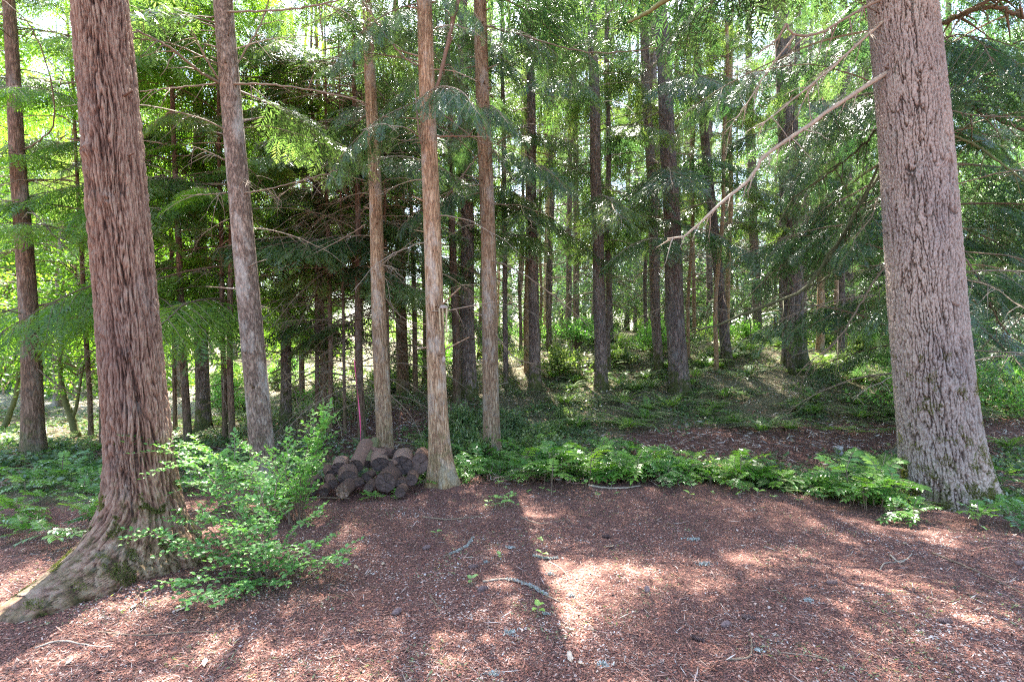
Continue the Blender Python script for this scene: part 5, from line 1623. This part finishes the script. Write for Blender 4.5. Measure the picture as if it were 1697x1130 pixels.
# two pale stones and a low stub on the needle path
def stone(lb, px, py, s, seed, z=0.0):
    x, y = hit(px, py); n = 14; m = 20; r_ = np.random.RandomState(seed)
    ph = np.linspace(0, math.pi, n); a = np.arange(m) / m * 2 * np.pi
    N = np.stack([np.outer(np.sin(ph), np.cos(a)), np.outer(np.sin(ph), np.sin(a)), np.outer(np.cos(ph), np.ones(m))], -1)
    N = np.sign(N) * np.abs(N) ** .75
    V = N * np.array(s) * (1 + .22 * noise(N[..., 0] * 1.6 + seed, N[..., 1] * 1.6, N[..., 2] * 1.6) + .06 * noise(N[..., 0] * 7, N[..., 1] * 7, N[..., 2] * 7))[..., None]
    i = np.arange(n - 1)[:, None] * m; j = np.arange(m)[None]; k = (j + 1) % m
    g = Geo(); g.add(V, np.stack([i + j, i + m + j, i + m + k, i + k], -1).reshape(-1, 4), tone=.5)
    o = g.obj("stone", [M_STONE]); o.location = (x, y, float(H(x, y)) + z); o.rotation_euler.z = r_.uniform(0, 3); tag(o, lb, "stone")


M_STONE = tone_mat("stone", [(0, (.36, .33, .30)), (1, (.46, .42, .39))], .85, .3, bump=(30, .006))
stone("lower pale stone of two stacked on the dark needle path", 1391, 755, (.065, .05, .045), 2, .03)
stone("upper pale stone of two stacked on the dark needle path", 1391, 755, (.055, .045, .04), 3, .11)


SHORT = {
 "sword fern among others on the wooded slope": "sword fern on the slope",
 "flat spreading bracken on the wooded slope": "flat bracken on the slope",
 "bracken in the green patch before the clearing": "bracken in the green patch",
 "fern mixed into the glossy green band": "fern in the green band",
 "sword fern in the hollow behind the cedars": "sword fern in the hollow",
 "leafy low bush high on the wooded slope": "low leafy bush on the slope",
 "leafy bush deep in the thicket beyond the logs": "leafy bush in the thicket",
 "dark leafy bush in the hollow near the lone cedar": "dark bush in the hollow",
 "leafy bush in the shade beyond the giant fir": "leafy bush in the shade",
 "glossy leaved plant in the green band edging the needle floor": "glossy plant in the green band",
 "dark glossy plant in the hollow behind the green band": "dark glossy plant in the hollow",
 "glossy plant in the sunny corner behind the massive hemlock": "glossy plant in the corner",
 "shaded plant behind the giant fir's mossy foot": "shaded low plant",
 "yellow green seedling in the patch in front of the cedars": "yellow green seedling",
 "small seedling scattered along the needle floor's far edge": "small edge seedling",
 "sunlit yellow green hemlock beyond the clearing": "sunlit yellow green hemlock",
 "light green broadleaf tree among the hemlocks by the clearing": "light green broadleaf tree",
 "thin hemlock in the green thicket behind the log pile": "thin hemlock in the thicket",
 "slender grey fir far up the slope": "slender far grey fir",
 "bare pole thin fir part way up the slope": "bare pole thin fir",
 "dense dark cedar beyond the giant fir": "dense dark cedar",
 "distant conifer closing off the view": "distant conifer",
}

# ------------------------------------------------------------------ labels: say of each repeat which one it is
LM = [("massive hemlock", 235, 800), ("mottled trunk", 432, 760), ("twin brown poles", 379, 733), ("tan stripped pole", 536, 706),
      ("log pile", 620, 780), ("slim log pile cedar", 640, 740), ("flared cedar", 731, 790), ("lone tan cedar", 816, 765), ("frond wrapped fir", 887, 646),
      ("clearing side fir", 996, 647), ("mossy footed fir", 1128, 651), ("leaning grey fir", 1206, 607), ("thick dark fir", 1318, 606),
      ("giant fir", 1566, 838), ("stacked pale stones", 1391, 750), ("edge hemlock", 56, 756), ("tall isolated glossy plant", 915, 795), ("dead path stick", 1128, 738), ("crooked mossy sapling", 122, 715), ("slender pale fir", 1256, 570)]
ORD = "nearest,second nearest,third nearest,fourth nearest,fifth nearest,sixth nearest,seventh nearest,eighth nearest,ninth nearest,tenth nearest,eleventh nearest,twelfth nearest,thirteenth nearest,fourteenth nearest,fifteenth nearest,sixteenth nearest,seventeenth nearest,eighteenth nearest,nineteenth nearest,twentieth nearest".split(",")
byl = {}
for o in COL.objects:
    if o.parent is None and o.get("label") and o.get("group"):
        byl.setdefault(o["label"], []).append(o)
for lab, obs in byl.items():
    if len(obs) < 2: continue
    med = sorted(o.scale[0] for o in obs)[len(obs) // 2]
    cells = {}
    for o in obs:
        x, y, z = o.location
        if y < .5: continue
        px = 848.5 + x / y * FPX; py = 565 + (CAMZ - z) / y * FPX
        if px < -60 or px > 1757: continue
        k = min(range(len(LM)), key=lambda i: math.hypot(px - LM[i][1], (py - LM[i][2]) * 1.5))
        side = "before" if py > LM[k][2] else "behind"
        cells.setdefault((k, side), []).append((math.hypot(px - LM[k][1], py - LM[k][2]), o))
    for (k, side), L in cells.items():
        L.sort(key=lambda t: t[0])
        for n, (_, o) in enumerate(L):
            if n >= len(ORD): continue
            short = " ".join(lab.split()[:8])
            o["label"] = o["category"] and (SHORT.get(lab, short) + ", " + ("tall, " if o.scale[0] > med * 1.08 else "") + ORD[n] + " one " + side + " the " + LM[k][0])
